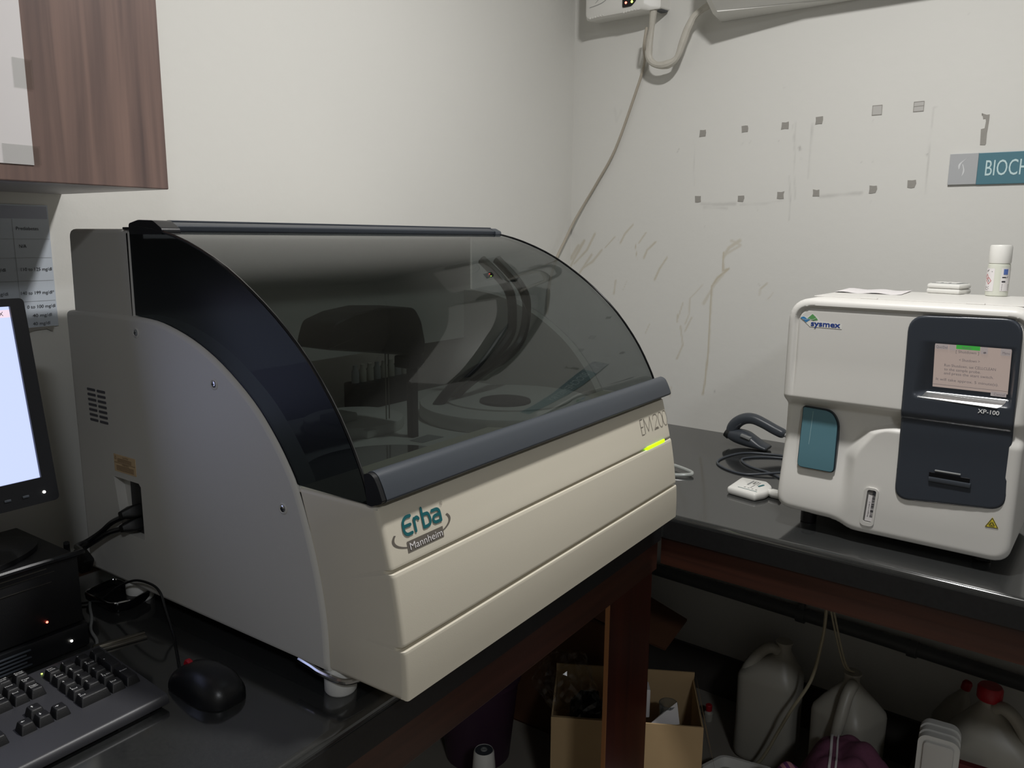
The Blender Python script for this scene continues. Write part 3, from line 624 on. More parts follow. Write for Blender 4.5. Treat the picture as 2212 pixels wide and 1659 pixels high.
# rear housing and hinge
g = G(); P = rpoly([(-.279, 1.22), (-.279, 1.4515), (-.112, 1.4515), (-.105, 1.22)], [0, .002, .014, 0])
panel(g, P, XL+.006, -1.3, .006); panel(g, P, XR-.001, -1.3, .006)
g.build('rear_housing', M['cream_dim'], E_, angle=50)
g = G(); pr = rpoly([(-.292, 1.447), (-.292, 1.458), (-.305, 1.461), (-.345, 1.461), (-.358, 1.456), (-.356, 1.448)], .002)
g.prism(pr, yz, XF+.026, XR-.004); g.box(XF+.03, XR-.006, -.338, -.328, 1.4605, 1.464, .0015)
hr = g.build('hinge_rail', M['slate_dark'], E_, angle=40)
g = G().prism(rpoly([(-.285, 1.444), (-.285, 1.459), (-.31, 1.464), (-.345, 1.463), (-.366, 1.452), (-.366, 1.444)], .004), yz, XF-.001, XF+.027); g.box(XF-.001, XF+.012, -.284, -.268, 1.45, 1.454, .001); g.build('hinge_cap', M['black'], hr, angle=40)
g = G().prism(rpoly([(-.29, 1.447), (-.29, 1.46), (-.345, 1.462), (-.36, 1.455), (-.36, 1.447)], .003), yz, XR-.02, XR+.001); g.build('hinge_cap', M['slate'], hr, angle=40)
# curved lid
inner = inset(hood+[(-.5, 1.1)], .0035)[:len(hood)]
inner = []
for i, q in enumerate(hood):
    a = Vector(hood[max(i-1, 0)]); b = Vector(hood[min(i+1, len(hood)-1)]); d = (b-a).normalized(); inner.append((q[0]+d.y*-.0035*-1*(-1) if False else q[0]-d.y*.0035, q[1]+d.x*.0035))
# the inner skin lies on the side of the machine's middle
if inner[len(inner)//2][0] < hood[len(hood)//2][0]: inner = [(2*a[0]-b[0], 2*a[1]-b[1]) for a, b in zip(hood, inner)]
sh = hood+inner[::-1]
lid = G().loft([[(x, u, v) for u, v in sh] for x in (XF+.0045, -1.5, -1.3, -1.1, XR-.0045)]).build('curved_lid', M['tint'], E_, angle=30)
ck = hood+[(-.625, 1.1355)]+[q for q in arc[::-1] if q[1] > 1.136]+[(-.2835, 1.3285), (-.2835, 1.4535)]
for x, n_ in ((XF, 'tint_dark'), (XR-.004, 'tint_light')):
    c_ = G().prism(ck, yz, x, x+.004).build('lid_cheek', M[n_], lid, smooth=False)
# dark edge beads where the sheet meets the cheeks
for x in (XF+.001, XR-.001):
    G().tube([(x, u, v) for u, v in hood[::2]], .0022, 6, smooth=False).build('edge_bead', M['gloss'], lid)
hb = rpoly([(-.7395, 1.1715), (-.7475, 1.1755), (-.7565, 1.172), (-.7635, 1.1605), (-.7705, 1.1435), (-.7685, 1.1405), (-.752, 1.1335), (-.744, 1.1345)], [.003, .005, .008, .012, .002, .002, .002, .002], 5)
hd = G().loft([[(x, u, v) for u, v in hb] for x in (XF+.004, XR+.004)]).build('handle_bar', M['slate'], lid, angle=40)
for x0, x1 in ((XF-.003, XF+.004), (XR+.004, XR+.0065)):
    G().prism(inset(hb, .0008), yz, x0, x1).build('end_cap', M['black'], hd, smooth=False)
# under the body
for y, x in ((-.665, -1.664), (-.2, -1.664), (-.665, -.9), (-.2, -.9)):
    G().lathe([(.019, 0), (.021, .003), (.021, .03), (.018, .0365)], 24, c=(x, y, .86)).build('foot', M['white'], E_)
G().box(XI+.002, XR-.03, -.665, -.12, .894, .9).build('base_plate', M['matte'], E_, smooth=False)
G().tube([(-1.684, -.61, .8935), (-1.686, -.635, .8925), (-1.687, -.655, .8905), (-1.684, -.69, .889), (-1.672, -.704, .8905), (-1.655, -.71, .893)], .0042, 10).build('lift_bar', M['chrome'], E_)
# ---- what shows through the lid
G().box(XF+.006, XR-.006, -.742, -.2795, 1.1145, 1.1205).build('deck', M['offwhite'], E_, smooth=False)
g = G().prism(rrect(-1.376, -1.361, -.54, -.527, .002), xy, 1.1205, 1.25); col = g.build('arm_column', M['black'], E_)
g = G(); pf = [(-1.553, 1.285), (-1.549, 1.3), (-1.54, 1.322), (-1.50, 1.333), (-1.447, 1.338), (-1.368, 1.333), (-1.352, 1.31), (-1.343, 1.275), (-1.345, 1.257), (-1.36, 1.254)]
pf = rpoly(pf, [.003, .003, .008, .004, .004, .01, .004, .004, .005, .003], 3)
g.loft([[(u, y, v) for u, v in inset(pf, k)] for y, k in ((-.542, .003), (-.5405, .0008), (-.538, 0), (-.475, 0), (-.472, .003))])
hd_ = g.build('arm_head', M['black'], E_, angle=32)
G().box(-1.388, -1.35, -.545, -.512, 1.236, 1.256, .003).build('column_collar', M['black'], hd_)
for x in (-1.395, -1.388): G().tube([(x, -.50, 1.258), (x, -.50, 1.15)], .0011, 6, smooth=False).build('probe_needle', M['steel'], hd_)
def disc(name, c, r, h, m, n=48, e=.004): return G().lathe([(r-e*.2, 0), (r, e*.5), (r, h-e), (r-e*.3, h-e*.3), (r-e, h)], n, c=(c[0], c[1], 1.1205)).build(name, m, E_)
rd = disc('reaction_lid', (-1.135, -.56), .163, .026, M['offwhite'])
G().lathe([(.12, 0), (.12, .003), (.118, .004)], 40, c=(-1.12, -.55, 1.1465)).build('raised_ring', M['offwhite'], rd)
G().lathe([(.047, 0), (.046, .004), (.04, .0055)], 32, c=(-1.165, -.575, 1.1505)).build('lid_knob', M['matte'], rd)
sw = disc('sample_well', (-1.535, -.635), .113, .006, M['matte'])
G().lathe([(.1135, 0), (.116, .002), (.1155, .0075), (.1125, .0075)], 48, c=(-1.535, -.635, 1.1205)).build('well_rim', M['chrome'], sw)
rt = disc('reagent_tray', (-1.375, -.405), .085, .018, M['offwhite'])
G().box(-1.44, -1.39, -.43, -.39, 1.1385, 1.152, .003).build('tray_step', M['offwhite'], rt)
G().prism([(-1.392, -.547), (-1.344, -.545), (-1.341, -.576), (-1.391, -.573)], xy, 1.1204, 1.1212).build('deck_label', M['grey'], E_, smooth=False)
G().box(-1.425, -1.4, -.486, -.46, 1.1205, 1.134, .003).build('wash_block', M['white'], E_)
rk = G().box(-1.285, -1.13, -.33, -.285, 1.1205, 1.172, .004).build('reagent_rack', M['matte'], E_)
for k in range(8):
    x = -1.275+.0193*k; b_ = G().lathe([(.0075, 0), (.0075, .028), (.0045, .033), (.0045, .04)], 12, c=(x, -.308, 1.165)).build('reagent_tube', M['hdpe'] if k % 3 else M['grey'], rk)
for q in ([(-1.055, -.44, 1.40), (-1.05, -.5, 1.345), (-1.035, -.5, 1.284), (-1.048, -.5, 1.25), (-1.11, -.5, 1.21), (-1.165, -.5, 1.197), (-1.22, -.49, 1.17), (-1.25, -.47, 1.125)], [(-1.005, -.44, 1.40), (-1.0, -.5, 1.342), (-.985, -.5, 1.29), (-1.008, -.5, 1.238), (-1.065, -.5, 1.21), (-1.11, -.5, 1.2), (-1.17, -.48, 1.165), (-1.2, -.46, 1.125)]):
    G().tube(q, .0095, 8).build('black_hose', M['black'], E_)

# ------------------------------------------------------------------ small analyzer on the right counter
FS = MR @ Matrix.Translation((.985, -.69, .86))
Z0 = .015                                              # feet
S_ = thing('blood_analyzer', 'offwhite boxy analyzer with a dark touch screen panel and teal switch', 'analyzer', (0, 0, 0), FS)
def h_front(u, v):
    """how far the front lies behind its main plane (m)"""
    u = np.asarray(u, float); v = np.asarray(v, float)
    ub = .142+.04*sstep(.15, .235, v)+.06*sstep(.205, .24, v)        # curved flank of the lower right bulge
    bulge = sstep(-.022, .012, u-ub)*sstep(.245, .222, v) if False else sstep(-.02, .01, u-ub)*(1-sstep(.214, .236, v))
    low = 1-sstep(.236, .262, v)                                     # below the overhang
    rec = .030*sstep(.03, .19, v)*low+.004*low
    rec = rec*(1-.12*sstep(.0, .02, v))
    step = .006*low*(1-sstep(.03, .12, v))
    return np.maximum(0, rec*(1-bulge)+bulge*(.007*low)*sstep(.05, .2, v))*(1-.75*sstep(.3, .4, u))
OUT = rpoly([(.0, .026), (.118, .021), (.150, .008), (.42, .008), (.42, .457), (.0, .457)], [.03, .03, .03, .034, .045, .05], 8)
def poly_sd(P, u, v):
    P = np.array(P); A = P; B = np.roll(P, -1, 0); p = np.stack([u, v], -1)[:, None, :]
    e = B-A; w = p-A[None]; t = np.clip((w*e[None]).sum(-1)/((e*e).sum(-1)+1e-15), 0, 1); c = A[None]+t[..., None]*e[None]; d = np.linalg.norm(p-c, axis=-1)
    i = d.argmin(1); near = c[np.arange(len(u)), i]
    ins = np.zeros(len(u), bool); x, y = u, v
    for a, b in zip(A, B):
        k = ((a[1] > y) != (b[1] > y)); xx = (b[0]-a[0])*(y-a[1])/((b[1]-a[1]) if b[1] != a[1] else 1e-15)+a[0]; ins ^= k & (x < xx)
    return np.where(ins, 1, -1)*d.min(1), near
def field_mesh(P, depth, step=.003, back=None):
    """a sheet over outline P with depth(u, v, inset); back: depth the rim is carried to"""
    P = np.array(P); x0, y0 = P.min(0)-step; x1, y1 = P.max(0)+step
    U = np.arange(x0, x1+step, step); V = np.arange(y0, y1+step, step); u, v = [a.ravel() for a in np.meshgrid(U, V)]
    sd, near = poly_sd(P, u, v); o = sd < .15*step; u = np.where(o, near[:, 0], u); v = np.where(o, near[:, 1], v); sd = np.where(o, 0, sd)
    y = depth(u, v, sd); m = len(U); g = G(); F = []
    for j in range(len(V)-1):
        for i in range(m-1):
            q = (j*m+i, j*m+i+1, (j+1)*m+i+1, (j+1)*m+i)
            if not all(o[k] for k in q): F.append(q)
    used = sorted({k for f in F for k in f}); ix = {k: n for n, k in enumerate(used)}
    g.add([(u[k], y[k], v[k]+Z0) for k in used], [tuple(ix[k] for k in f) for f in F])
    if back is not None:
        bm = bmesh.new(); vs = [bm.verts.new(p) for p in g.v]
        for f in g.f: 
            try: bm.faces.new([vs[k] for k in f])
            except ValueError: pass
        bmesh.ops.remove_doubles(bm, verts=bm.verts, dist=1e-6)
        be = [e for e in bm.edges if e.is_boundary]; r = bmesh.ops.extrude_edge_only(bm, edges=be)
        for q in r['geom']:
            if isinstance(q, bmesh.types.BMVert): q.co.y = back
        be = [e for e in bm.edges if e.is_boundary]; bmesh.ops.contextual_create(bm, geom=be)
        g = G(); g.bm(bm)
    return g
PB = rpoly([(.2195, .436), (.397, .441), (.4005, .272), (.4035, .106), (.225, .0905), (.2225, .252)], [.031, .031, 0, .026, .026, 0], 7)
def d_shell(u, v, sd):
    R = .014; k = np.clip(1-sd/R, 0, 1); edge = R*(1-np.sqrt(np.clip(1-k*k, 0, 1)))
    groove = .0045*(sstep(.0140, .0172, sd)*(1-sstep(.0198, .0235, sd)))*sstep(.24, .34, v)
    inset_ = .004*sstep(.0160, .0210, sd)*sstep(.22, .34, v)
    return h_front(u, v)+edge*.8+groove+inset_+.032*(poly_sd(PB, u, v)[0] > .005)
g = field_mesh(OUT, d_shell, .0022, .34)
sh_ = g.build('housing', M['offwhite'], S_, angle=50)
for u in (.05, .37):
    for y in (.07, .3): G().lathe([(.014, 0), (.016, .002), (.016, .032)], 16, c=(u, y, 0)).build('foot', M['black'], S_)
# lid seam and hinge blocks on top
g = G().box(.03, .41, .06, .335, .4715, .4735, .001); g.box(.12, .15, .055, .066, .4715, .4745, .001); g.box(.3, .33, .055, .066, .4715, .4745, .001); g.build('top_cover', M['offwhite'], S_, smooth=False)
# dark panel with recessed touch screen
PB = rpoly([(.2195, .436), (.397, .441), (.4005, .272), (.4035, .106), (.225, .0905), (.2225, .252)], [.031, .031, 0, .026, .026, 0], 7)
def d_panel(u, v, sd):
    base = .007*sstep(.05, .2, v)*(1-sstep(.236, .262, v))+.004*sstep(.22, .34, v)+.0022*np.exp(-((v-.2455)/.0022)**2)-.0025
    k = np.clip(1-sd/.003, 0, 1); base = base-.002+.0025*k*k
    lo = np.clip((.392-v)/(.392-.2985), 0, 1)
    rec = .020*lo*sstep(.286, .2995, v)*(v < .3935)
    side_ = sstep(.236, .262, u-.018*(1-lo)*0)*(1-sstep(.387, .394, u))
    return base+rec*side_
bp = field_mesh(PB, d_panel, .0022, .03).build('display_panel', M['slate_dark'], S_, angle=45)
def scr(a, b, k=.0):
    """a across, b down, both 0..1 over the lit screen"""
    u = .2665+a*.119; v = .389-b*.087
    y = .004-.0045+.0005+.020*np.clip((.392-v)/(.392-.2985), 0, 1)-k
    return (u, float(y)-.0012, v+Z0)
g = G().flat(rrect(.005, .995, .005, .995, .03, 4), lambda a, b: scr(a, b)); sc = g.build('touch_screen', M['lcd'], bp, smooth=False)
g = G().flat([(.29, .0), (.6, .0), (.6, .085), (.29, .085)], lambda a, b: scr(a, b, .0006)); g.build('status_field', M['lcd_green'], sc, smooth=False)
g = G()
for a0, a1, b1 in ((.01, .185, .12), (.2, .28, .125), (.61, .7, .15), (.86, .99, .15), (.72, .975, 1.0)):
    b0 = .9 if b1 == 1.0 else .005
    if b1 == 1.0: a0, a1 = .78, .98
    G().flat([(a0, b0), (a1, b0), (a1, b1-.005), (a0, b1-.005)], lambda a, b: scr(a, b, .0006)).build('soft_key', M['lcd_key'], sc, smooth=False)
g = G(); st = lambda a, b: scr(a, 1-b, .0011)
for s_, a, b, w, h in (('Qut/Del', .025, .905, .15, .05), ('Ready', .37, .93, .12, .05), ('[ Shutdown ]', .29, .835, .3, .055), ('Menu', .885, .885, .09, .05), ('< Shutdown >', .34, .665, .27, .055),
                      ('Run Shutdown, set CELLCLEAN', .15, .53, .67, .055), ('to the sample probe.', .15, .445, .48, .055), ('and press the start switch.', .15, .36, .65, .055), ('It will take approx. 5 minute(s).', .05, .22, .82, .055), ('Cancel', .82, .025, .14, .05)):
    g.text(s_, st, a, b, w=w, h=h)
g.strokes([[(.01, .13), (.99, .13)]], .008, st, 4); g.strokes([[(.66, .88), (.665, .885)]], .035, st, 8)
g.build('screen_text', M['lcd_ink'], sc, smooth=False)
g = G(); yy = lambda v: float(d_panel(np.array([.32]), np.array([v]), np.array([.05]))[0])
g.prism(rpoly([(.246, .2885), (.259, .298), (.386, .2995), (.3825, .2915), (.372, .2845)], .002, 3), lambda u, v, w: (u, yy(v)-.0015+w, v+Z0), 0, .001); g.build('screen_ledge', M['silver'], bp, smooth=False)
fp = lambda k: (lambda u, v: (u, yy(v)-k, v+Z0))
g = G(); g.text('XP-100', fp(.0012), .3455, .2735, w=.0325, h=.0072, bold=.01); g.build('model_lettering', M['paleink'], bp, smooth=False)
G().lathe([(.0012, 0), (.001, .0012), (.0002, .0014)], 10, M=Matrix.Translation((.3755, yy(.289)-.001, .2875+Z0)) @ Matrix.Rotation(PI/2, 4, 'X')).build('power_light', M['led_white'], bp)
g = G().box(.288, .33, yy(.157)-.0025, yy(.157)+.002, .1555+Z0, .1585+Z0, .001); g.build('slot_lip', M['grey'], bp)
g = G().box(.2795, .3475, yy(.14)-.004, yy(.14)+.002, .136+Z0, .1445+Z0, .0012); g.build('paper_bar', M['slate'], bp)
g = G().box(.2795, .345, yy(.14)-.0015, yy(.14)+.001, .1445+Z0, .153+Z0, .0005); g.build('printer_slot', M['gloss'], bp, smooth=False)
# teal start switch
TP = rpoly([(.0385, .2375), (.092, .2355), (.1065, .214), (.1085, .117), (.0385, .1175)], [.003, .016, .018, .008, .009], 6)
hp = lambda v: float(h_front(np.array([.07]), np.array([v]))[0])
def on_t(k): return lambda u, v, w: (u, .0265-.0+(-.02)*(1-sstep(.10, .24, v))*.55+w-k, v+Z0)
tb = G().prism(resample(inset(TP, -.0022)+[inset(TP, -.0022)[0]], .004)[:-1], on_t(.0035), 0, .012).build('switch_rim', mat('switch_gap', rgb(26, 36, 44), .4), S_, smooth=False)
tp = G().prism(resample(TP+[TP[0]], .004)[:-1], on_t(.0075), 0, .010).build('start_switch', M['tealplate'], S_, smooth=False, angle=40)
g = G(); f_ = on_t(.0080); g.strokes([[(.0585, .2315), (.0575, .2), (.0565, .165)]], .0008, lambda u, v: f_(u, v, 0), 4); g.build('guide_line', mat('pale_teal_line', rgb(150, 180, 186), .5), tp, smooth=False)
# sight window with a barcode card
hy = lambda u, v: float(h_front(np.array([u]), np.array([v]))[0])
g = G(); yb = hy(.183, .065)
po, pi_ = rrect(.1705, .1955, .026, .103, .008, 6), rrect(.1755, .1915, .034, .0985, .004, 6)
g.prism(po, lambda u, v, w: (u+(v-.065)*.06, yb-.0018+w, v+Z0), 0, .004, holes=[pi_])
wf = g.build('window_frame', M['offwhite'], S_, angle=40)
wm = lambda k: (lambda u, v: (u+(v-.065)*.06, yb-k, v+Z0))
g = G().flat(pi_, wm(.0003)); g.build('window_well', mat('well_grey', rgb(104, 102, 100), .6), wf, smooth=False)
cd = G().flat([(.1785, .036), (.1915, .036), (.1915, .087), (.1785, .089)], wm(.0007)).build('barcode_card', M['paper'], wf, smooth=False)
g = G(); rs = random.Random(5); v = .045
while v < .087:
    w = rs.choice([.0005, .0007, .0012, .0018]); g.flat([(.186, v), (.1912, v), (.1912, v+w), (.186, v+w)], wm(.0010)); v += w+rs.choice([.0005, .0007, .0012])
g.flat([(.1855, .089), (.1913, .089), (.1913, .0975), (.1855, .0975)], wm(.0009))
g.text('Reagent Code 2', lambda a, b: wm(.001)(.1835-b, .045+a), 0, 0, w=.03, h=.0022)
g.build('barcode_bars', M['ink'], cd, smooth=False)
# maker's sticker: two leaves and the name
on = lambda k: (lambda u, v: (u, .004-k, v+Z0))
lb = G().flat([(.024, .4185), (.030, .4215), (.037, .4205), (.0475, .4285), (.0585, .4205), (.0635, .4145), (.104, .4105), (.104, .401), (.044, .4015), (.036, .4085)], on(.0006)).build('maker_sticker', M['white'], S_, smooth=False)
G().flat(spline([(.0245, .418), (.031, .4205), (.0375, .4165)], 4)+spline([(.0375, .4165), (.044, .416), (.036, .4095)], 4)[1:]+[(.03, .4145)], on(.0010)).build('blue_leaf', M['skyblue'], lb, smooth=False)
G().flat(spline([(.038, .4165), (.042, .421), (.0475, .4265)], 4)+spline([(.0475, .4265), (.054, .421), (.0585, .4155)], 4)[1:]+[(.05, .4135), (.044, .416)], on(.0010)).build('green_leaf', M['green'], lb, smooth=False)
g = G(); g.strokes([spline([(.029, .4155), (.036, .415), (.043, .417)], 3), spline([(.043, .4155), (.05, .416), (.055, .4195)], 3)], .0006, on(.0013), 4); g.build('leaf_vein', M['white'], lb, smooth=False)
g = G(); g.text('sysmex', on(.0010), .0455, .4035, w=.056, h=.0105, bold=.025); g.build('maker_word', M['navy'], lb, smooth=False)
# biohazard triangle
hb_ = lambda k: (lambda u, v: (u, hy(.387, .078)-k, v+Z0))
bt = G().flat(rpoly([(.376, .0705), (.3975, .0715), (.3865, .0905)], .0012, 3), hb_(.0006)).build('biohazard_sticker', M['yellow'], S_, smooth=False)
g = G(); q = rpoly([(.3772, .0712), (.3963, .0721), (.3865, .0891)], .0012, 3); g.strokes([q+[q[0]]], .0009, hb_(.001), 5)
c = (.3866, .0771)
for a in (90, 210, 330):
    t = math.radians(a); cc = (c[0]+.0023*math.cos(t), c[1]+.0023*math.sin(t))
    g.strokes([[(cc[0]+.0021*math.cos(t+math.radians(k)), cc[1]+.0021*math.sin(t+math.radians(k))) for k in range(-148, 149, 16)]], .0008, hb_(.001), 5)
g.strokes([[(c[0]+.0025*math.cos(2*PI*k/20), c[1]+.0025*math.sin(2*PI*k/20)) for k in range(21)]], .0005, hb_(.001), 5)
g.build('biohazard_symbol', M['ink'], bt, smooth=False)

# ---- things lying on it
zt = .4735
def on_top(s, d, z=0): return (s-.985, .69-d, zt+z)
o = on_top(1.298, .372)
t = thing('reagent_bottle', 'small frosted bottle with white cap and hazard labels on the analyzer', 'bottle', o, FS)
G().lathe([(.0185, 0), (.0205, .002), (.0207, .055), (.0198, .064), (.017, .067)], 32, c=o).build('body', M['bottleclear'], t)
G().lathe([(.0198, .066), (.0204, .068), (.0202, .099), (.0185, .1025), (.01, .103)], 32, c=o).build('cap', M['white'], t)
def cyl(k): return lambda a, z: (o[0]+(.0209+k)*math.sin(a), o[1]-(.0209+k)*math.cos(a), o[2]+z)
def cpatch(a0, a1, z0, z1, k=0, n=10):
    g = G(); f = cyl(k); A = [a0+(a1-a0)*i/n for i in range(n+1)]; g.add([f(a, z0) for a in A]+[f(a, z1) for a in A], [(i, i+1, n+2+i, n+1+i) for i in range(n)]); return g
la = cpatch(-1.35, -.22, .01, .056).build('hazard_label', M['paper'], t); lb2 = cpatch(.35, 1.35, .011, .057).build('maker_label', M['paper'], t)
g = G(); f = cyl(.0003); D = lambda a, z, r: [(a-r*48, z), (a, z+r), (a+r*48, z), (a, z-r), (a-r*48, z)]
g.strokes([D(-.78, .033, .0068)], .0011, lambda a, z: f(a, z), 4) if False else None
def arcstroke(g, pts, w, k=.0004):
    f = cyl(k); g.strokes([[(a*.0209, z) for a, z in pts]], w, lambda x, z: f(x/.0209, z), 5)
arcstroke(g, [(-.98, .031), (-.72, .0375), (-.46, .031), (-.72, .0245), (-.98, .031)], .0009); arcstroke(g, [(-1.2, .039), (-1.0, .044), (-.82, .039), (-1.0, .034), (-1.2, .039)], .0009)
g.build('hazard_diamonds', M['printred'], la, smooth=False)
g = G(); arcstroke(g, [(-1.0, .05), (-.42, .0495)], .001); arcstroke(g, [(-1.0, .05), (-.8, .053)], .001); arcstroke(g, [(-.73, .033), (-.7, .029)], .0012)
for k in range(4): arcstroke(g, [(-1.1, .013+.0022*k), (-.75+.1*(k % 2), .013+.0022*k)], .0006)
g.build('label_print', M['ink'], la, smooth=False)
cpatch(.55, .98, .044, .055, .0004).build('blue_square', M['blue'], lb2)
g = G()
for k in range(6): arcstroke(g, [(.5, .0135+.0022*k), (1.2, .0135+.0022*k)], .0007)
arcstroke(g, [(.5, .030), (.75, .030)], .0028); arcstroke(g, [(.5, .0385), (.78, .0385)], .0022); arcstroke(g, [(.85, .038), (1.05, .04)], .0008)
g.build('label_print', M['ink'], lb2, smooth=False)
o = on_top(1.207, .352)
t = thing('remote_handset', 'flat white handset with pale buttons lying on the analyzer', 'remote', o, FS)
T = Matrix.Translation(o) @ Matrix.Rotation(math.radians(-14), 4, 'Z')
G().box(-.034, .034, -.028, .03, 0, .0105, .004, M=T).build('lower_shell', M['white'], t)
G().box(-.034, .034, -.028, .03, .0105, .021, .005, M=T).build('upper_shell', M['white'], t)
G().box(-.027, .028, -.02, .026, .0208, .0216, M=T).build('button_field', M['grey'], t, smooth=False)
for i in range(3): G().box(-.022+.016*i, -.011+.016*i, -.014, .018, .0214, .0234, .001, M=T).build('button', M['white'], t)
o = on_top(1.07, .42)
g = G(); T = Matrix.Translation(o) @ Matrix.Rotation(math.radians(4), 4, 'Z')
n = 14; g.add([T @ Vector((-.06+.13*i/n, -.075+.15*j, .0012+.0012*math.sin(i*.9+j))) for i in range(n+1) for j in (0, 1)], [(2*i, 2*i+1, 2*i+3, 2*i+2) for i in range(n)])
g.add([(x, y, z-.0006) for x, y, z in g.v[:2*n+2]], [(2*i, 2*i+2, 2*i+3, 2*i+1) for i in range(n)])
solo(g, 'paper_leaflet', M['paper'], 'folded paper leaflet lying flat on top of the small analyzer', 'paper', o, FS)

# ------------------------------------------------------------------ scanner, its cable and small things on the right counter
t = thing('barcode_scanner', 'dark grey hand scanner resting on its head on the right counter', 'scanner', (.71, -.12, .86), MR)
def ell(c, ax, w, h, n=16):
    d = Vector(ax).normalized(); a = Vector((0, 1, 0)); b = d.cross(a).normalized(); return [tuple(Vector(c)+a*w*math.copysign(abs(math.cos(2*PI*k/n))**.8, math.cos(2*PI*k/n))+b*h*math.copysign(abs(math.sin(2*PI*k/n))**.8, math.sin(2*PI*k/n))) for k in range(n)]
y = -.12
pts = [((.652, .893), .017, .016), ((.655, .912), .018, .017), ((.668, .930), .0185, .0165), ((.69, .943), .0185, .0155), ((.715, .945), .0175, .0145), ((.745, .936), .0165, .0135), ((.772, .925), .016, .0135), ((.795, .917), .016, .013), ((.803, .914), .013, .010)]
g = G(); R = []
pts = [((q[0], q[1]), q[2], q[3]) for q in spline([(c[0], c[1], w, h) for c, w, h in pts], 5)]
for i, (c, w, h) in enumerate(pts):
    a, b = pts[max(i-1, 0)][0], pts[min(i+1, len(pts)-1)][0]; R.append(ell((c[0], y, c[1]), (b[0]-a[0], 0, b[1]-a[1]), w, h, 24))
g.loft(R); g.build('handle', M['slate'], t, angle=60)
pts = [((.640, .897), .019, .010), ((.652, .893), .022, .016), ((.672, .890), .024, .021), ((.695, .886), .025, .0215), ((.718, .879), .026, .0165), ((.742, .872), .0265, .0095), ((.757, .8688), .0255, .0074), ((.7605, .868), .024, .0055), ((.7615, .868), .021, .003)]
pts = [((q[0], q[1]), q[2], q[3]) for q in spline([(c[0], c[1], w, h) for c, w, h in pts], 5)]
g = G(); g.loft([ell((c[0], y, c[1]), (1, 0, -.28), w, h, 24) for c, w, h in pts]); hd2 = g.build('head', M['slate'], t, angle=60)
g = G().loft([ell((.636, y, .896), (1, 0, -.4), .0205, .0125), ell((.648, y, .8925), (1, 0, -.4), .0225, .0165)]); g.build('rubber_nose', M['black'], t, angle=60)
G().box(.689, .718, y-.029, y-.012, .893, .9005, .001, M=Matrix.Translation((.7, y, .9)) @ Matrix.Rotation(.25, 4, 'Y') @ Matrix.Translation((-.7, -y, -.9))).build('rating_label', M['grey'], t)
G().tube([(.8, y, .9145), (.812, y, .911), (.826, y, .908)], [.0062, .0055, .005], 10, smooth=False).build('cord_boot', M['grey'], t)
g = G(); z = .8625
g.tube([(.824, -.118, .908), (.86, -.13, .89), (.89, -.17, .868), (.88, -.2, z), (.82, -.155, z), (.75, -.17, z), (.712, -.205, z), (.695, -.28, z), (.705, -.335, z), (.75, -.375, z), (.803, -.385, z), (.86, -.345, z+.005), (.885, -.31, z+.005),
        (.885, -.22, z), (.85, -.175, z), (.79, -.19, z), (.745, -.235, z), (.745, -.27, z), (.785, -.312, z), (.845, -.335, z), (.9, -.37, z), (.95, -.36, z)], .003, 12)
solo(g, 'scanner_cable', M['slate'], 'dark grey cable coiled on the counter in front of the scanner', 'cable', (.8, -.28, .86), MR)
t = thing('sample_bottle', 'flat white bottle lying on its side on the right counter', 'bottle', (.87, -.51, .86), MR)
B = [(.826, .556), (.9, .574), (.896, .455), (.822, .462)]
out = rpoly([(.8245, -.557), (.897, -.5655), (.9005, -.545), (.8925, -.468), (.884, -.458), (.822, -.463)], [.008, .006, .02, .02, .006, .008], 5)
out = rpoly([(.826, -.557), (.899, -.572), (.9145, -.538), (.9085, -.487), (.886, -.459), (.822, -.463)], [.006, .006, .012, .012, .006, .008], 5)
g = G(); g.loft([[(u, v, zz) for u, v in inset(out, k)] for zz, k in ((.8605, .004), (.863, .0012), (.866, 0), (.872, 0), (.876, .0012), (.8785, .005))]); bd = g.build('body', M['white'], t, angle=50)
T = Matrix.Translation((.911, -.513, .8695)) @ Matrix.Rotation(math.radians(-6), 4, 'Z') @ Matrix.Rotation(PI/2, 4, 'Y')
G().lathe([(.0088, -.004), (.0088, .006), (.0105, .0062), (.0105, .024), (.0095, .0255), (.006, .0258)], 20, M=T).build('cap', M['white'], t)
lbm = lambda a, b: (.834+a*.064, -.553-.012*a+b*.084, .8792)
g = G(); g.strokes([[(.22, .12), (.98, .12)]], .02, lbm, 4); g.strokes([[(.8, .6), (.87, .8)]], .09, lbm, 6); g.build('teal_print', M['teal'], bd, smooth=False)
g = G(); g.strokes([[(.62, .3), (.62, .92)], [(.7, .62), (.7, .92)]], .012, lbm, 4)
for k in range(3): g.strokes([[(.5, .7+.07*k), (.56, .7+.07*k)]], .03, lbm, 4)
for k in range(4): g.strokes([[(.4+.15*k, .24), (.45+.15*k, .27)]], .022, lbm, 4)
for k in range(3): g.strokes([[(.48+.06*k, .93), (.51+.06*k, .93)]], .02, lbm, 4)
g.build('dark_print', M['ink'], bd, smooth=False)
g = G(); g.flat([(.36, .5), (.42, .5), (.44, .95), (.38, .95)], lbm); g.build('grey_print', M['grey'], bd, smooth=False)
t = thing('clear_holder', 'clear plastic holder end sticking out behind the large analyzer', 'holder', (.68, -.49, .86), MR)
g = G().tube([(.56, -.43, .868), (.64, -.452, .87), (.69, -.470, .869), (.703, -.482, .868), (.699, -.495, .867), (.66, -.52, .865), (.58, -.565, .864)], .0045, 10); g.build('loop', mat('clear_plastic', rgb(196, 200, 196), .15, trans=.4), t)
g = G().prism([(.57, -.435), (.685, -.472), (.695, -.484), (.685, -.497), (.6, -.55)], xy, .8605, .8625); g.build('film', M['clear'], t, smooth=False)

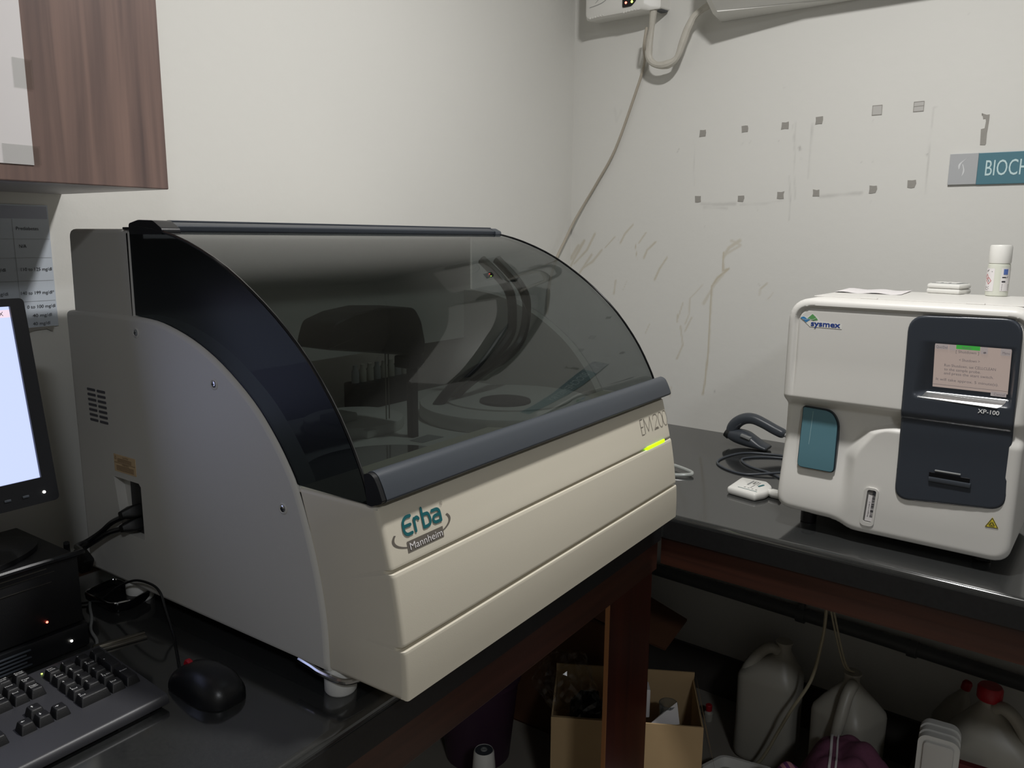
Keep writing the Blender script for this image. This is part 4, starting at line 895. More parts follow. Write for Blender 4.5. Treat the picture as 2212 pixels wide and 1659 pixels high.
# ------------------------------------------------------------------ computer corner on the left counter
t = thing('desktop_computer', 'black horizontal desktop computer under the monitor with red and white lights', 'computer', (-1.98, -.19, .86))
G().box(-2.165, -1.795, -.279, -.1, .897, .999, .003).build('case', M['matte'], t)
G().box(-2.165, -1.797, -.283, -.277, .9, .9985, .0015).build('front_panel', M['matte'], t)
lb_ = G().box(-2.165, -1.793, -.287, -.1, .862, .897, .002).build('lower_bezel', M['black'], t)
g = G()
for k in range(5):
    z = .867+.0052*k; g.box(-2.16, -1.872-.006*(k % 2), -.2895, -.286, z, z+.0022, .0006)
g.build('vent_bars', M['slate'], lb_)
g = G()
for z, x1, w in ((.9925, -1.84, .0012), (.986, -1.83, .0007), (.972, -1.835, .0007)): g.box(-2.16, x1, -.2838, -.2828, z, z+w)
g.build('bright_lines', M['steel'], t, smooth=False)
for x, z, y, m in ((-1.846, .917, -.2835, 'led_red'), (-1.818, .878, -.2875, 'led_white')):
    G().lathe([(.0016, 0), (.0014, .0008), (.0004, .001)], 10, M=Matrix.Translation((x, y, z)) @ Matrix.Rotation(PI/2, 4, 'X')).build('indicator_lamp', M[m], t)
for x in (-2.14, -1.82): G().box(x-.01, x+.01, -.27, -.11, .86, .8625).build('foot', M['black'], t, smooth=False)

t = thing('computer_monitor', 'black flat monitor with a bright white screen on the desktop computer', 'monitor', (-2.03, -.2, 1.0))
TM = Matrix.Translation((-2.03, -.302, 1.092)) @ Matrix.Rotation(-math.radians(9.6), 4, 'X')
o_, i_ = rrect(-.208, .208, 0, .272, .006, 4), [(-.19, .034), (.19, .034), (.19, .262), (-.19, .262)]
g = G().prism(o_, xz, 0, .012, holes=[i_]).xf(TM); bz = g.build('bezel', M['black'], t, angle=40)
g = G().loft([[(u*k, w, (v-.136)*k+.136) for u, v in o_] for w, k in ((.012, 1), (.028, .985), (.045, .8), (.05, .7))]).xf(TM); g.build('back_shell', M['matte'], t)
g = G().add([(-.1902, .004, .0338), (.1902, .004, .0338), (.1902, .004, .2622), (-.1902, .004, .2622)], [(0, 1, 2, 3)]).xf(TM); sc = g.build('lit_screen', M['screen'], t, smooth=False)
g = G().add([(-.15, .0034, .248), (.1895, .0034, .248), (.1895, .0034, .258), (-.15, .0034, .258)], [(0, 1, 2, 3)]).xf(TM); g.build('title_bar', M['screenbar'], sc, smooth=False)
g = G().strokes([[(.177, .2505), (.181, .2555)], [(.177, .2555), (.181, .2505)]], .0007, XZ(.003)).xf(TM); g.build('close_cross', M['ink'], sc, smooth=False)
for x in (.085, .115, .145, .167):
    G().box(x-.004, x+.004, -.0012, .002, .012, .015, .0005).xf(TM).build('menu_button', M['slate'], bz)
G().lathe([(.0018, 0), (.0016, .001), (.0004, .0013)], 10, M=TM @ Matrix.Translation((.19, -.0002, .014)) @ Matrix.Rotation(PI/2, 4, 'X')).build('power_light', M['led_white'], bz)
g = G().loft([rrect(-2.07, -1.99, -.2, -.17, .01, 4)], cap=False) if False else G()
g.loft([[(u, v, z) for u, v in rrect(-2.03-w, -2.03+w, y-.016, y+.016, .01, 4)] for z, w, y in ((1.012, .05, -.18), (1.05, .035, -.195), (1.14, .032, -.232), (1.2, .03, -.238))]); g.build('neck', M['matte'], t)
G().lathe([(.19, 0), (.19, .006), (.17, .011), (.05, .014)], 40, M=Matrix.Translation((-2.0, -.19, 1.0)) @ Matrix.Diagonal((1, .45, 1, 1))).build('base', M['matte'], t)

# keyboard
t = thing('keyboard', 'black keyboard with white legends at the front left of the counter', 'keyboard', (-2.0, -.44, .86))
def kz(y): return .8785+(y+.52)*.10
g = G(); pr = [(-.522, .866), (-.522, .874), (-.518, kz(-.518)), (-.36, kz(-.36)), (-.352, .884), (-.352, .866)]
g.prism(rpoly(pr, .0025, 3), yz, -2.262, -1.818); g.build('case', M['case_grey'], t, angle=30)
for x in (-2.2, -1.86): G().box(x-.02, x+.02, -.515, -.5, .86, .867).build('rubber_foot', M['matte'], t, smooth=False)
for x in (-2.2, -1.86): G().box(x-.012, x+.012, -.366, -.36, .86, .868).build('rear_foot', M['matte'], t, smooth=False)
def key(x, y, w, d, legend, n=1):
    z = kz(y)-.0005; g = G(); a, b = w/2-.0006, d/2-.0006
    g.loft([[(x+u, y+v+o, z+zz+.10*v) for u, v in rrect(-a+k, a-k, -b+k, b-k, .0016, 3)] for zz, k, o in ((0, 0, 0), (.0095, .0024, .0008), (.0106, .0032, .001))])
    kb = g.build('key', M['matte'], t, angle=40)
    if legend:
        g = G(); L = legend.split('|'); f = lambda u, v: (x+u, y+v+.0008, z+.0109+.10*v)
        if L[0] in '^<>v' and len(L[0]) == 1:
            q = {'^': (0, 1), 'v': (0, -1), '<': (-1, 0), '>': (1, 0)}[L[0]]; c = (-a+.007, .0015)
            g.strokes([[(c[0]-q[0]*.0018, c[1]-q[1]*.0018), (c[0]+q[0]*.0018, c[1]+q[1]*.0018)]], .0007, f, 5)
            g.flat([(c[0]+q[0]*.0022, c[1]+q[1]*.0022), (c[0]+q[1]*.0014, c[1]+q[0]*.0014), (c[0]-q[1]*.0014, c[1]-q[0]*.0014)], f)
        else:
            for i, s_ in enumerate(L): g.text(s_, f, -a+.0037, .0022-.0034*i, h=.0024 if len(s_) > 1 else .0032, w=min(.0095, .0021*len(s_)) if len(s_) > 1 else None)
        g.build('legend', M['paleink'], kb, smooth=False)
P_ = .019; nx = [-1.8905, -1.8715, -1.8525, -1.8335]; ny = [-.3880, -.4065, -.4255, -.4445, -.4635]
for r, row in enumerate((('Num|Lock', '/', '*', '-'), ('7|Home', '8|^', '9|Pg Up'), ('4', '5', '6'), ('1|End', '2', '3|Pg Dn'))):
    for c, s_ in enumerate(row): key(nx[c], ny[r], P_, P_, s_)
key(nx[3], (ny[1]+ny[2])/2, P_, P_*2, '+'); key(nx[3], (ny[3]+ny[4])/2, P_, P_*2, 'Enter')
key((nx[0]+nx[1])/2, ny[4], P_*2, P_, '0|Ins'); key(nx[2], ny[4], P_, P_, '.|Del')
vx = [-1.9585, -1.9395, -1.9205]
for c, s_ in enumerate(('Insert', 'Home', 'Page|Up')): key(vx[c], ny[0], P_, P_, s_)
for c, s_ in enumerate(('Delete', 'End', 'Page|Down')): key(vx[c], ny[1], P_, P_, s_)
for c, s_ in enumerate(('Print|Scrn', 'Scroll|Lock', 'Pause|Break')): key(vx[c], -.3685, P_, .0165, s_)
key(vx[1], ny[3], P_, P_, '^')
for c, s_ in enumerate('<v>'): key(vx[c], ny[4], P_, P_, s_)
key(-1.996, ny[4], .034, P_, 'Ctrl'); key(-2.0225, ny[4], P_, P_, 'Menu'); key(-2.0005, ny[3], .043, P_, 'Shift'); key(-2.0005, ny[2], .043, P_, 'Enter'); key(-1.9935, ny[1], .028, P_, ''); key(-1.9985, ny[0], .038, P_, '<')
key(-1.9885, -.3685, P_, .0165, 'F12'); key(-2.0415, ny[4], P_, P_, 'Alt'); key(-2.0315, ny[3], P_, P_, '/'); key(-2.0315, ny[2], P_, P_, ';'); key(-2.0265, ny[0], P_, P_, '='); key(-2.0075, -.3685, P_, .0165, 'F11'); key(-2.0265, ny[1], P_, P_, ']')
for x in (-1.905, -1.899):
    G().lathe([(.0011, 0), (.001, .0006), (.0003, .0008)], 8, c=(x+.008, -.3715, kz(-.3715))).build('lock_light', M['led_lime'], t)

# mouse
t = thing('computer_mouse', 'black mouse with a red scroll wheel between the keyboard and analyzer', 'mouse', (-1.768, -.53, .86))
g = G(); R = []
for yy_, w, h in ((-.583, .012, .012), (-.58, .02, .019), (-.572, .0265, .027), (-.555, .031, .0345), (-.53, .0315, .0365), (-.505, .029, .033), (-.49, .0275, .027), (-.481, .026, .021), (-.478, .022, .016)):
    R.append([(-1.768+w*math.copysign(abs(math.cos(a))**.7, math.cos(a)), yy_, .8615+max(0, h*(math.copysign(abs(math.sin(a))**.9, math.sin(a))))) for a in [2*PI*k/24 for k in range(24)]])
g.loft(R); g.build('shell', M['black'], t, angle=60)
G().lathe([(.0065, -.0035), (.008, -.002), (.008, .002), (.0065, .0035)], 20, M=Matrix.Translation((-1.768, -.4905, .8855)) @ Matrix.Rotation(PI/2, 4, 'Y')).build('scroll_wheel', M['red'], t)
G().tube([(-1.768, -.481, .869), (-1.762, -.46, .866), (-1.735, -.41, .8635), (-1.715, -.372, .868), (-1.706, -.34, .898), (-1.7045, -.327, .919), (-1.7045, -.304, .926), (-1.7045, -.259, .92), (-1.706, -.21, .896), (-1.714, -.172, .868), (-1.735, -.15, .8635), (-1.78, -.12, .8635), (-1.81, -.09, .8635)], .0019, 8).build('cord', M['black'], t)
g = G().tube([(-1.722, -.152, .8635), (-1.735, -.178, .8635), (-1.752, -.215, .8635), (-1.772, -.25, .8635), (-1.787, -.295, .8635), (-1.82, -.33, .8635), (-1.86, -.345, .8635)], .0022, 8)
solo(g, 'keyboard_cable', M['grey'], 'thin grey cable curving beside the desktop computer to the keyboard', 'cable', (-1.77, -.25, .86))
g = G().box(-.035, .035, -.0085, .0085, 0, .004, .0008, M=Matrix.Translation((-1.766, -.3185, .8605)) @ Matrix.Rotation(math.radians(-16), 4, 'Z'))
g.box(-.035, .035, .001, .0085, .004, .006, .0006, M=Matrix.Translation((-1.766, -.3185, .8605)) @ Matrix.Rotation(math.radians(-16), 4, 'Z'))
solo(g, 'metal_strip', M['steel'], 'short dull metal strip lying behind the keyboard', 'strip', (-1.766, -.3185, .86))
# tray with a bright rim
t = thing('black_tray', 'black glossy tray with a chrome rim tucked beside the large analyzer', 'tray', (-1.69, -.185, .86))
o_ = rpoly([(-1.728, -.142), (-1.726, -.222), (-1.696, -.235), (-1.655, -.222), (-1.668, -.13)], .012, 5)
g = G().loft([[(u, v, z) for u, v in inset(o_, k)] for z, k in ((.861, .006), (.868, .001), (.876, 0), (.877, .004), (.872, .008))]); g.build('body', M['gloss'], t)
q = [(u, v, .8775) for u, v in inset(o_, .002)]; G().tube(q+[q[0]], .0016, 6, smooth=False).build('rim', M['chrome'], t)
# power cords into the analyzer's socket recess
for pts, pl, lbl in (([(-1.69, -.236, 1.018), (-1.702, -.205, 1.002), (-1.706, -.175, .98), (-1.716, -.15, .962), (-1.74, -.165, .965), (-1.778, -.255, .992), (-1.80, -.288, 1.003), (-1.86, -.2885, 1.0045), (-1.95, -.2885, 1.0045), (-2.1, -.288, 1.0045)], (-.237, 1.021), 'black mains cable in the upper socket of the large analyzer'),
               ([(-1.69, -.232, .996), (-1.703, -.2, .985), (-1.707, -.165, .966), (-1.714, -.14, .95), (-1.73, -.15, .95), (-1.772, -.215, .97), (-1.785, -.23, .985), (-1.79, -.24, 1.004)], (-.236, .999), 'black mains cable in the lower socket of the large analyzer')):
    t = thing('mains_cable', lbl, 'cable', (-1.7, -.2, .97))
    G().tube(pts, .0043, 8).build('cord', M['black'], t)
    y, z = pl
    g = G(); g.loft([[(x, y+u, z+v) for u, v in rrect(-w, w, -h, h, .004, 4)] for x, w, h in ((-1.678, .013, .010), (-1.688, .013, .010), (-1.696, .010, .008), (-1.706, .006, .0055))])
    g.xf(Matrix.Translation((-1.674, y, z)) @ Matrix.Rotation(-.35, 4, 'X') @ Matrix.Translation((1.674, -y, -z))); g.build('plug', M['matte'], t)
t = thing('cable_connector', 'black cable connector block hanging behind the desktop computer', 'connector', (-1.718, -.125, .92))
T = Matrix.Translation((-1.715, -.128, .9245)) @ Matrix.Rotation(.5, 4, 'X')
G().box(-.01, .01, -.017, .017, -.014, .014, .004, M=T).build('block', M['matte'], t)
G().tube([(-1.716, -.118, .914), (-1.718, -.103, .89), (-1.722, -.098, .87), (-1.735, -.09, .8645), (-1.78, -.08, .8645)], .0035, 8).build('cord', M['black'], t)

# ------------------------------------------------------------------ under the counters
def jerrycan(name, label, s, d, rot, h=.345, w=.158, dp=.13, nx=.035, neck=True, group=None, capm=None, hside=-1):
    F = MR @ Matrix.Translation((s, -d, 0)) @ Matrix.Rotation(rot, 4, 'Z')
    t = thing(name, label, 'jerrycan', (0, 0, 0), F, group)
    def sq(cx, cy, a, b, z, n=28, p=.42): return [(cx+a*math.copysign(abs(math.cos(q))**p, math.cos(q)), cy+b*math.copysign(abs(math.sin(q))**p, math.sin(q)), z) for q in [2*PI*k/n for k in range(n)]]
    a, b = w/2, dp/2; sh = h*.72
    g = G(); R = [sq(0, 0, a*.86, b*.86, .001), sq(0, 0, a*.96, b*.96, .008), sq(0, 0, a, b, .022), sq(0, 0, a*.985, b*.985, sh*.5), sq(0, 0, a, b, sh-.012), sq(nx*.05, 0, a*.97, b*.97, sh), ]
    for k in (.3, .6, .85): R.append(sq(nx*k, 0, a*(1-k)+.024*k, b*(1-k)+.024*k, sh+(h-.03-sh)*(k**.92), p=.42+.5*k))
    R += [sq(nx, 0, .021, .021, h-.026, p=1), sq(nx, 0, .019, .019, h-.02, p=1), sq(nx, 0, .019, .019, h-.002, p=1), sq(nx, 0, .0225, .0225, h-.001, p=1), sq(nx, 0, .0225, .0225, h+.004, p=1)]
    g.loft(R); g.build('body', M['hdpe'], t, angle=45)
    k = hside; g = G(); g.tube([(nx+k*.012, -.012, h-.024), (nx+k*.03, -.02, h-.016), (nx+k*.055, -.024, h-.035), (nx+k*.085, -.03, h-.085), (nx+k*.1, -.03, sh-.03)], [.014, .015, .015, .015, .012], 10); g.build('handle', M['hdpe'], t, angle=60)
    if capm: G().lathe([(.024, h-.012), (.0265, h-.008), (.0265, h+.016), (.023, h+.022), (.006, h+.0235)], 24, c=(nx, 0, 0)).build('cap', M[capm], t)
    return t
jerrycan('jerrycan', 'open milky plastic jerrycan standing on the floor nearest the corner', .842, .205, .05, .353, .162, .14, .03)
jerrycan('jerrycan', 'milky plastic jerrycan with two tubes in its neck, behind the purple cloth', 1.065, .255, 1.25, .355, .15, .15, .0)
jerrycan('jerrycan', 'milky jerrycan with a red screw cap and side handle below the right counter', 1.385, .26, .15, .416, .19, .15, -.02, capm='red', hside=1)
t = thing('plastic_bottle', 'milky bottle with a small red cap leaning behind the red capped jerrycan', 'bottle', (1.29, -.09, 0), MR)
T = Matrix.Translation((1.225, -.075, .0)) @ Matrix.Rotation(.22, 4, 'Y')
G().lathe([(.04, .012), (.045, .03), (.045, .22), (.03, .275), (.010, .315), (.010, .327)], 24, M=T).build('body', M['hdpe'], t)
G().lathe([(.0115, .322), (.0118, .339), (.009, .344), (.003, .345)], 20, M=T).build('cap', M['red'], t)
g = G()
for pts in ([(.99, -.31, .74), (.998, -.3, .6), (1.0, -.3, .5), (.995, -.3, .43), (.98, -.31, .33), (.945, -.34, .245), (.915, -.33, .17), (.885, -.335, .09), (.86, -.34, .05), (.80, -.34, .01)],):
    g.tube(pts, .0042, 8)
solo(g, 'waste_tube', M['tubing'], 'milky tube hanging from the right counter and curving down past the jerrycans', 'tube', (.99, -.3, .7), MR)
for o, lb_ in ((0, 'thin tube running into the second jerrycan, the one closer to the corner'), (.0075, 'thin tube running into the second jerrycan, the one further from the corner')):
    g = G().tube([(.992+o, -.312, .74), (1.0+o, -.305, .6), (1.015+o, -.29, .5), (1.045+o*.9, -.275, .385), (1.062+o*.9, -.257, .361)], .0027, 8)
    solo(g, 'thin_tube', M['tubing'], lb_, 'tube', (1.0+o, -.3, .6), MR)
# striped purple cloth heap
t = thing('cloth_bundle', 'crumpled purple cloth bundle with a pink striped end on the floor', 'cloth', (1.08, -.36, 0), MR)
rs = np.random.RandomState(4)
def heap(x0, x1, y0, y1, hmax, nx=56, ny=44, seed=1, zb=.004):
    r = np.random.RandomState(seed); ph = r.rand(8)*6.28; fr = 14+r.rand(8)*46; an = r.rand(8)*6.28; V = []; F = []
    for j in range(ny+1):
        for i in range(nx+1):
            u, v = i/nx*2-1, j/ny*2-1; x = x0+(x1-x0)*i/nx; y = y0+(y1-y0)*j/ny; rr = min(1, (abs(u)**3.2+abs(v)**3.2)**.45)
            w = sum(abs(math.sin(fr[k]*(x*math.cos(an[k])+y*math.sin(an[k]))+ph[k]))*.5**(k*.35) for k in range(8))/4
            V.append((x, y, zb+max(0, (1-rr**2.2))**.6*hmax*(.72+.34*w)))
    for j in range(ny):
        for i in range(nx): F.append((j*(nx+1)+i, j*(nx+1)+i+1, (j+1)*(nx+1)+i+1, (j+1)*(nx+1)+i))
    return G().add(V, F)
h1 = heap(.98, 1.262, -.56, -.335, .285, seed=3); top1 = list(h1.v); h1.build('cloth', M['purple'], t, angle=180)
h2 = heap(.955, 1.115, -.66, -.50, .25, 36, 36, seed=9); top2 = list(h2.v)
def drape(pts, e=.003):
    """points laid on the heap"""
    out = []
    for x, y in spline(pts, 5):
        z = max(min(T_, key=lambda p: (p[0]-x)**2+(p[1]-y)**2)[2] if min((p[0]-x)**2+(p[1]-y)**2 for p in T_) < 4e-4 else 0 for T_ in (top1, top2)); out.append((x, y, z+e))
    return out
def stripes(name, a, b, sc):
    m = mat(name, a, .9, bump=.3, bscale=300); nt = m.node_tree; bs = nt.nodes['Principled BSDF']; tc = nt.nodes.new('ShaderNodeTexCoord'); wv = nt.nodes.new('ShaderNodeTexWave'); wv.inputs['Scale'].default_value = sc; wv.inputs['Distortion'].default_value = 1.5; wv.bands_direction = 'DIAGONAL'
    r = nt.nodes.new('ShaderNodeValToRGB'); r.color_ramp.elements[0].color = a; r.color_ramp.elements[1].color = b; r.color_ramp.elements[0].position = .4; r.color_ramp.elements[1].position = .55
    nt.links.new(tc.outputs['Object'], wv.inputs['Vector']); nt.links.new(wv.outputs['Color'], r.inputs['Fac']); nt.links.new(r.outputs['Color'], bs.inputs['Base Color']); return m
M['pinkstripe'] = stripes('pink_striped_cloth', rgb(122, 62, 120), rgb(214, 150, 160), 22)
h2.build('striped_end', M['pinkstripe'], t, angle=180)
for o in (0, .006, .012): pass
G().tube(drape([(1.045, -.64), (1.048, -.60), (1.052, -.56), (1.06, -.52)]), .009, 8, smooth=False).build('violet_band', M['violet'], t)
for o, r_ in ((0, .0032), (.014, .0024)): G().tube(drape([(1.105+o, -.60), (1.1+o, -.55), (1.088+o, -.49), (1.07+o, -.42), (1.06+o, -.37)], .002), r_, 6, smooth=False).build('pale_piping', M['paper'], t)
# shallow tray corner
t = thing('shallow_tray', 'pale rimmed shallow tray lying on the floor before the first jerrycan', 'tray', (.86, -.48, 0), MR)
o_ = rpoly([(.795, -.405), (.925, -.375), (.958, -.50), (.93, -.62), (.82, -.64), (.765, -.5)], .02, 4)
G().prism(inset(o_, .004), xy, .06, .064).build('base', mat('tray_grey', rgb(150, 150, 140), .5), t, smooth=False)
g = G().loft([[(u, v, z) for u, v in inset(o_, k)] for z, k in ((.0, .006), (.085, 0), (.09, .001), (.09, .009), (.085, .0105), (.062, .0125))], cap=False); g.build('rim', M['white'], t)
# ribbed white container
t = thing('ribbed_container', 'stack of nested white plastic trays standing on end beside the red box', 'container', (1.29, -.4, 0), MR)
def arch(x0, x1, z1, r): return [(x0, 0)]+[(x0, z1-r)]+[(x0+r-r*math.cos(a), z1-r+r*math.sin(a)) for a in [PI/2*k/5 for k in range(1, 6)]]+[(x1-r+r*math.sin(a), z1-r+r*math.cos(a)) for a in [PI/2*k/5 for k in range(0, 5)]]+[(x1, z1-r), (x1, 0)]
TT = Matrix.Translation((1.295, -.43, 0)) @ Matrix.Rotation(.12, 4, 'Z') @ Matrix.Translation((-1.295, .43, 0))
for k in range(6):
    y = -.43+.014*k; e = .0022*(k % 2); g = G().prism(arch(1.255+e, 1.338-e, .362-e*1.5, .02), xz, y, y+.0125).xf(TT)
    tr = g.build('nested_tray', M['white'], t, angle=40)
    if k == 0:
        g = G().loft([[(u, yy_, v) for u, v in inset(arch(1.255, 1.338, .362, .02), kk)] for yy_, kk in ((-.431, .011), (-.437, .0125), (-.4385, .018))]).xf(TT); g.build('raised_face', M['offwhite'], tr, angle=40)
t = thing('medicine_box', 'dark red printed carton reading GUARD beside the nested white trays', 'carton', (1.355, -.42, .1), MR)
T = Matrix.Translation((1.372, -.412, 0)) @ Matrix.Rotation(.1, 4, 'Z')
G().box(-.035, .0265, 0, .018, 0, .312, .0008, M=T).build('carton', M['maroon'], t, smooth=False)
g = G(); g.text('-GUARD', lambda u, v: T @ Vector((u, -.0006, v)), -.029, .292, w=.05, h=.0085); 
for k in range(3): g.strokes([[(-.02, .283-.007*k), (.018, .283-.007*k)]], .0011, lambda u, v: T @ Vector((u, -.0006, v)), 4)
g.build('carton_print', mat('dim_print', rgb(150, 110, 108), .6), t, smooth=False)

# open cardboard box behind the leg panel
A = Vector((-.816, -.473, 0)); Bv = Vector((-.646, -.794, 0)); e1 = (Bv-A).normalized(); e2 = Vector((.883, .468, 0)); Lb = (Bv-A).length; Db = .215; Hb = .30
FB = Matrix(((e1.x, e2.x, 0, A.x), (e1.y, e2.y, 0, A.y), (0, 0, 1, 0), (0, 0, 0, 1)))
t = thing('cardboard_box', 'open tan cardboard box on the floor behind the counter leg', 'box', (0, 0, 0), FB)
g = G(); g.box(0, Lb, 0, .004, .002, Hb); g.box(0, Lb, Db-.004, Db, .002, Hb+.02); g.box(0, .004, .004, Db-.004, .002, Hb); g.box(Lb-.004, Lb, .004, Db-.004, .002, Hb); g.box(0, Lb, 0, Db, 0, .004); g.build('carton_walls', M['card'], t, smooth=False)
g = G().add([(Lb, 0, Hb), (Lb, Db, Hb+.01), (Lb+.03, Db+.01, Hb-.13), (Lb+.035, .02, Hb-.14)], [(0, 1, 2, 3)]); g.add([(x+.004, y, z+.001) for x, y, z in g.v[:4]], [(3, 2, 1, 0)]); g.build('side_flap', M['card'], t, smooth=False)
g = G().box(.0, .20, -.003, .001, Hb-.025, Hb+.0); g.build('folded_lip', M['card'], t, smooth=False)
def inb(u, v, z): return FB @ Vector((u, v, z))
def crumple(c, r, seed, sub=3, amp=.25, squash=(1, 1, 1)):
    bm = bmesh.new(); bmesh.ops.create_icosphere(bm, subdivisions=sub, radius=1); rr = random.Random(seed); ph = [(Vector((rr.uniform(-1, 1), rr.uniform(-1, 1), rr.uniform(-1, 1))).normalized(), rr.uniform(2, 7), rr.uniform(0, 6)) for _ in range(9)]
    for v in bm.verts:
        k = 1+amp*sum(abs(math.sin(d.dot(v.co)*f+p))-.6 for d, f, p in ph)/3; v.co = Vector(c)+Vector((v.co.x*squash[0], v.co.y*squash[1], v.co.z*squash[2]))*r*k
    g = G(); g.bm(bm); return g
c = inb(.03, .09, .345); g = crumple(c, .085, 3, 4, .3, (.9, .8, .75)); solo(g, 'plastic_bag', M['clear'], 'crumpled clear plastic bag bulging over the edge of the tan box', 'bag', c, ID, smooth=False)
c = inb(.085, .06, .29); g = crumple(c, .05, 5, 3, .25, (1, .8, .8)); solo(g, 'black_pouch', M['gloss'], 'shiny black pouch inside the open tan box', 'pouch', c, ID, smooth=False)
c = inb(.16, .07, .285); g = G().box(-.03, .03, -.03, .03, -.05, .045, .006, M=Matrix.Translation(c) @ Matrix.Rotation(.3, 4, 'Z')); g = crumple(c, .045, 6, 3, .15, (.9, .9, 1.1)); solo(g, 'white_packet', M['paper'], 'white crumpled packet inside the tan box beside the leg panel', 'packet', c, ID, smooth=False)
c = inb(.225, .09, .31); g = G().box(-.014, .014, -.02, .02, -.04, .035, .002, M=Matrix.Translation(c) @ Matrix.Rotation(-1.0, 4, 'Z')); solo(g, 'white_carton', M['paper'], 'small white carton standing in the tan box past the leg panel', 'carton', c, ID, smooth=False)
c = inb(.285, .07, .265); g = G().lathe([(.018, -.03), (.021, .0), (.023, .05), (.021, .05), (.019, .0), (.016, -.026)], 20, c=c); solo(g, 'clear_cup', mat('clear_cup_plastic', rgb(200, 205, 205), .08, trans=.9), 'clear plastic cup standing inside the tan box', 'cup', c, ID)
g = G(); q = [inb(*p) for p in ((.225, .02, .272), (.31, .03, .285), (.305, .06, .325), (.27, .05, .3))]; g.add(q, [(0, 1, 2, 3)]); g.add([p+Vector((.0006, .0003, -.0006)) for p in q], [(3, 2, 1, 0)]); solo(g, 'paper_scrap', M['paper'], 'curled white paper scrap at the front of the tan box', 'paper', q[0], ID, smooth=False)
# larger brown carton behind
t = thing('cardboard_box', 'dark brown carton with a raised flap against the back wall', 'box', (-.4, -.28, 0))
g = G(); g.box(-.50, -.27, -.48, -.476, .002, .40); g.box(-.50, -.27, -.12, -.116, .002, .40); g.box(-.50, -.496, -.476, -.12, .002, .40); g.box(-.274, -.27, -.476, -.12, .002, .40); g.box(-.5, -.27, -.48, -.116, 0, .004); g.build('carton_walls', M['card_dark'], t, smooth=False)
for q in ([(-.5, -.48, .4), (-.27, -.48, .4), (-.285, -.6, .372), (-.46, -.61, .36)], [(-.5, -.12, .4), (-.5, -.48, .4), (-.6, -.44, .47), (-.6, -.16, .47)]):
    g = G().add(q, [(0, 1, 2, 3)]); g.add([(x, y, z-.004) for x, y, z in q], [(3, 2, 1, 0)]); g.build('flap', M['card_dark'], t, smooth=False)
# bucket, bottle and bag further left
t = thing('bucket', 'dark purple plastic bucket with a cream clip under the left counter', 'bucket', (-.67, -.16, 0))
c = (-.69, -.155, 0)
g = G().lathe([(.085, 0), (.09, .004), (.115, .24), (.122, .243), (.122, .255), (.113, .256), (.108, .24), (.086, .01)], 40, c=c); g.build('pail', M['darkpurple'], t)
g = G().box(-.835, -.812, -.205, -.19, .225, .285, .003); g.box(-.812, -.795, -.205, -.19, .225, .25, .003); g.build('clip', mat('cream_clip', rgb(200, 186, 140), .5), t)
t = thing('spray_bottle', 'white bottle with a dark ringed cap standing under the left counter', 'bottle', (-.89, -.325, 0))
c = (-.89, -.325, 0)
G().lathe([(.036, .002), (.038, .01), (.037, .12), (.03, .135), (.027, .14)], 28, c=c).build('body', M['hdpe'], t)
k = G().lathe([(.0285, .137), (.029, .142), (.0255, .187), (.023, .192), (.0225, .189)], 28, c=c).build('cap', M['white'], t)
G().lathe([(.022, .1895), (.0218, .1915), (.009, .192)], 28, c=c).build('cap_disc', M['slate'], k); G().lathe([(.0085, .1925), (.0075, .1945), (.0045, .1945), (.004, .193)], 20, c=c).build('cap_ring', M['grey'], k)
c = (-.865, -.425, .07); g = crumple(c, .06, 12, 4, .22, (.8, 1.0, .9)); solo(g, 'white_bag', M['white'], 'crumpled white plastic bag beside the ringed cap bottle', 'bag', c, ID, smooth=False)
c = (-1.05, -.40, .085); g = crumple(c, .072, 21, 4, .3, (1, .9, .9)); solo(g, 'plastic_bag', M['clear'], 'crumpled clear plastic bag lying under the left counter front', 'bag', c, ID, smooth=False)
t = thing('small_bottle', 'small bottle with a red cap on the floor beside the tan box', 'bottle', (.62, -.12, 0), MR)
G().lathe([(.012, 0), (.0135, .003), (.0135, .026), (.007, .033), (.007, .036)], 20, c=(.645, -.155, 0)).build('body', M['hdpe'], t); G().lathe([(.0095, .033), (.0098, .05), (.008, .052)], 20, c=(.645, -.155, 0)).build('cap', M['red'], t)

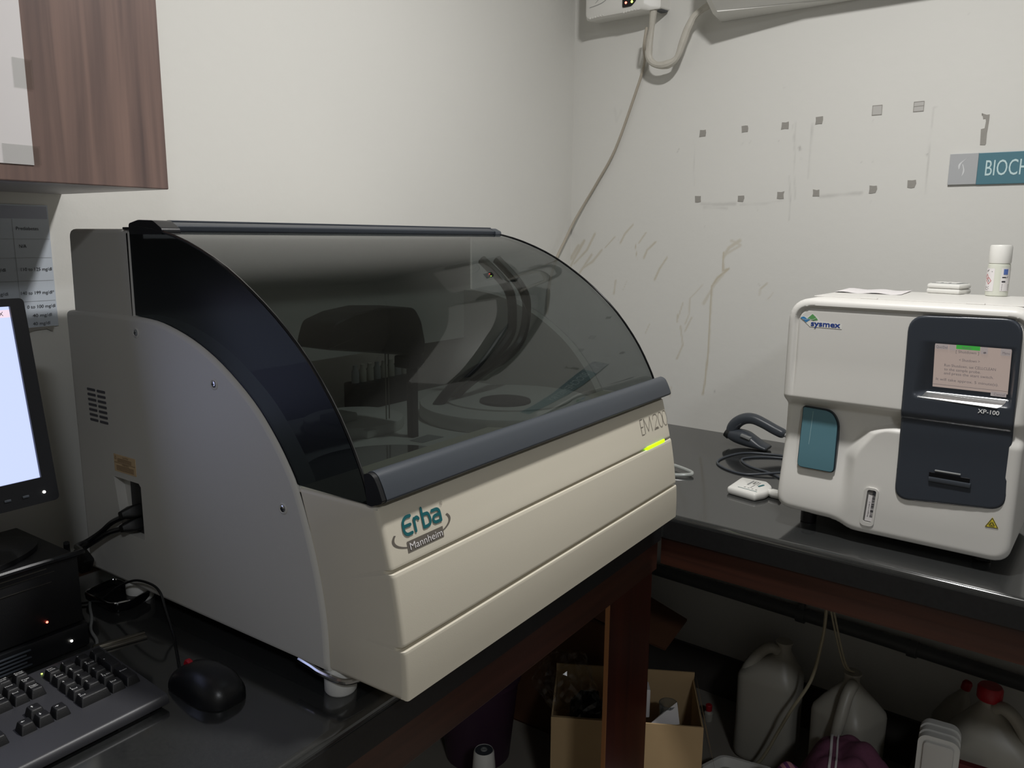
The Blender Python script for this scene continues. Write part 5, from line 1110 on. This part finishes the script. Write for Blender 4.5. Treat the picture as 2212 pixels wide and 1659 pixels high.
# ------------------------------------------------------------------ light
def area(name, loc, rot, size, power, col=(1, 1, 1), shape='DISK', size_y=None, spread=PI):
    l = bpy.data.lights.new(name, 'AREA'); l.shape = shape; l.size = size; l.energy = power; l.color = col; l.spread = spread
    if size_y: l.size_y = size_y
    o = bpy.data.objects.new(name, l); C.objects.link(o); o.location = loc; o.rotation_euler = rot; return o
area('downlight_and_fill', (-1.18, -1.09, 2.6), (0, 0, 0), .13, LAMP, (1, .985, .965))
area('downlight_and_fill', (-3.2, -2.7, 2.7), (0, 0, 0), .3, FILL_LAMP, (.92, .955, 1))  # unseen fill lamp, added to brighten the sides facing left
w = bpy.data.worlds.new('room_air'); bpy.context.scene.world = w; w.use_nodes = True
w.node_tree.nodes['Background'].inputs[0].default_value = (.82, .9, 1, 1); w.node_tree.nodes['Background'].inputs[1].default_value = AMB

# ------------------------------------------------------------------ camera
cam = bpy.data.cameras.new('camera'); co = bpy.data.objects.new('camera', cam); C.objects.link(co)
yaw, pit, rol = [math.radians(a) for a in (55.461266, 10.438720, .461676)]
fw = Vector((math.sin(yaw)*math.cos(pit), math.cos(yaw)*math.cos(pit), -math.sin(pit))); rt_ = Vector((math.cos(yaw), -math.sin(yaw), 0)); up = rt_.cross(fw)
r2 = rt_*math.cos(rol)+up*math.sin(rol); u2 = -rt_*math.sin(rol)+up*math.cos(rol)
co.matrix_world = Matrix(((r2.x, u2.x, -fw.x, -2.3283), (r2.y, u2.y, -fw.y, -1.390545), (r2.z, u2.z, -fw.z, 1.445), (0, 0, 0, 1)))
cam.sensor_width = 36; cam.lens = 36*1728.7376/2212; cam.clip_start = .02
sc_ = bpy.context.scene; sc_.camera = co
sc_.view_settings.view_transform = 'Standard'; sc_.view_settings.look = 'None'; sc_.view_settings.gamma = 1; sc_.view_settings.exposure = EXPO
try: sc_.view_settings.use_curve_mapping = False
except Exception: pass
sc_.cycles.use_denoising = True
sc_.cycles.max_bounces = 12; sc_.cycles.transparent_max_bounces = 16
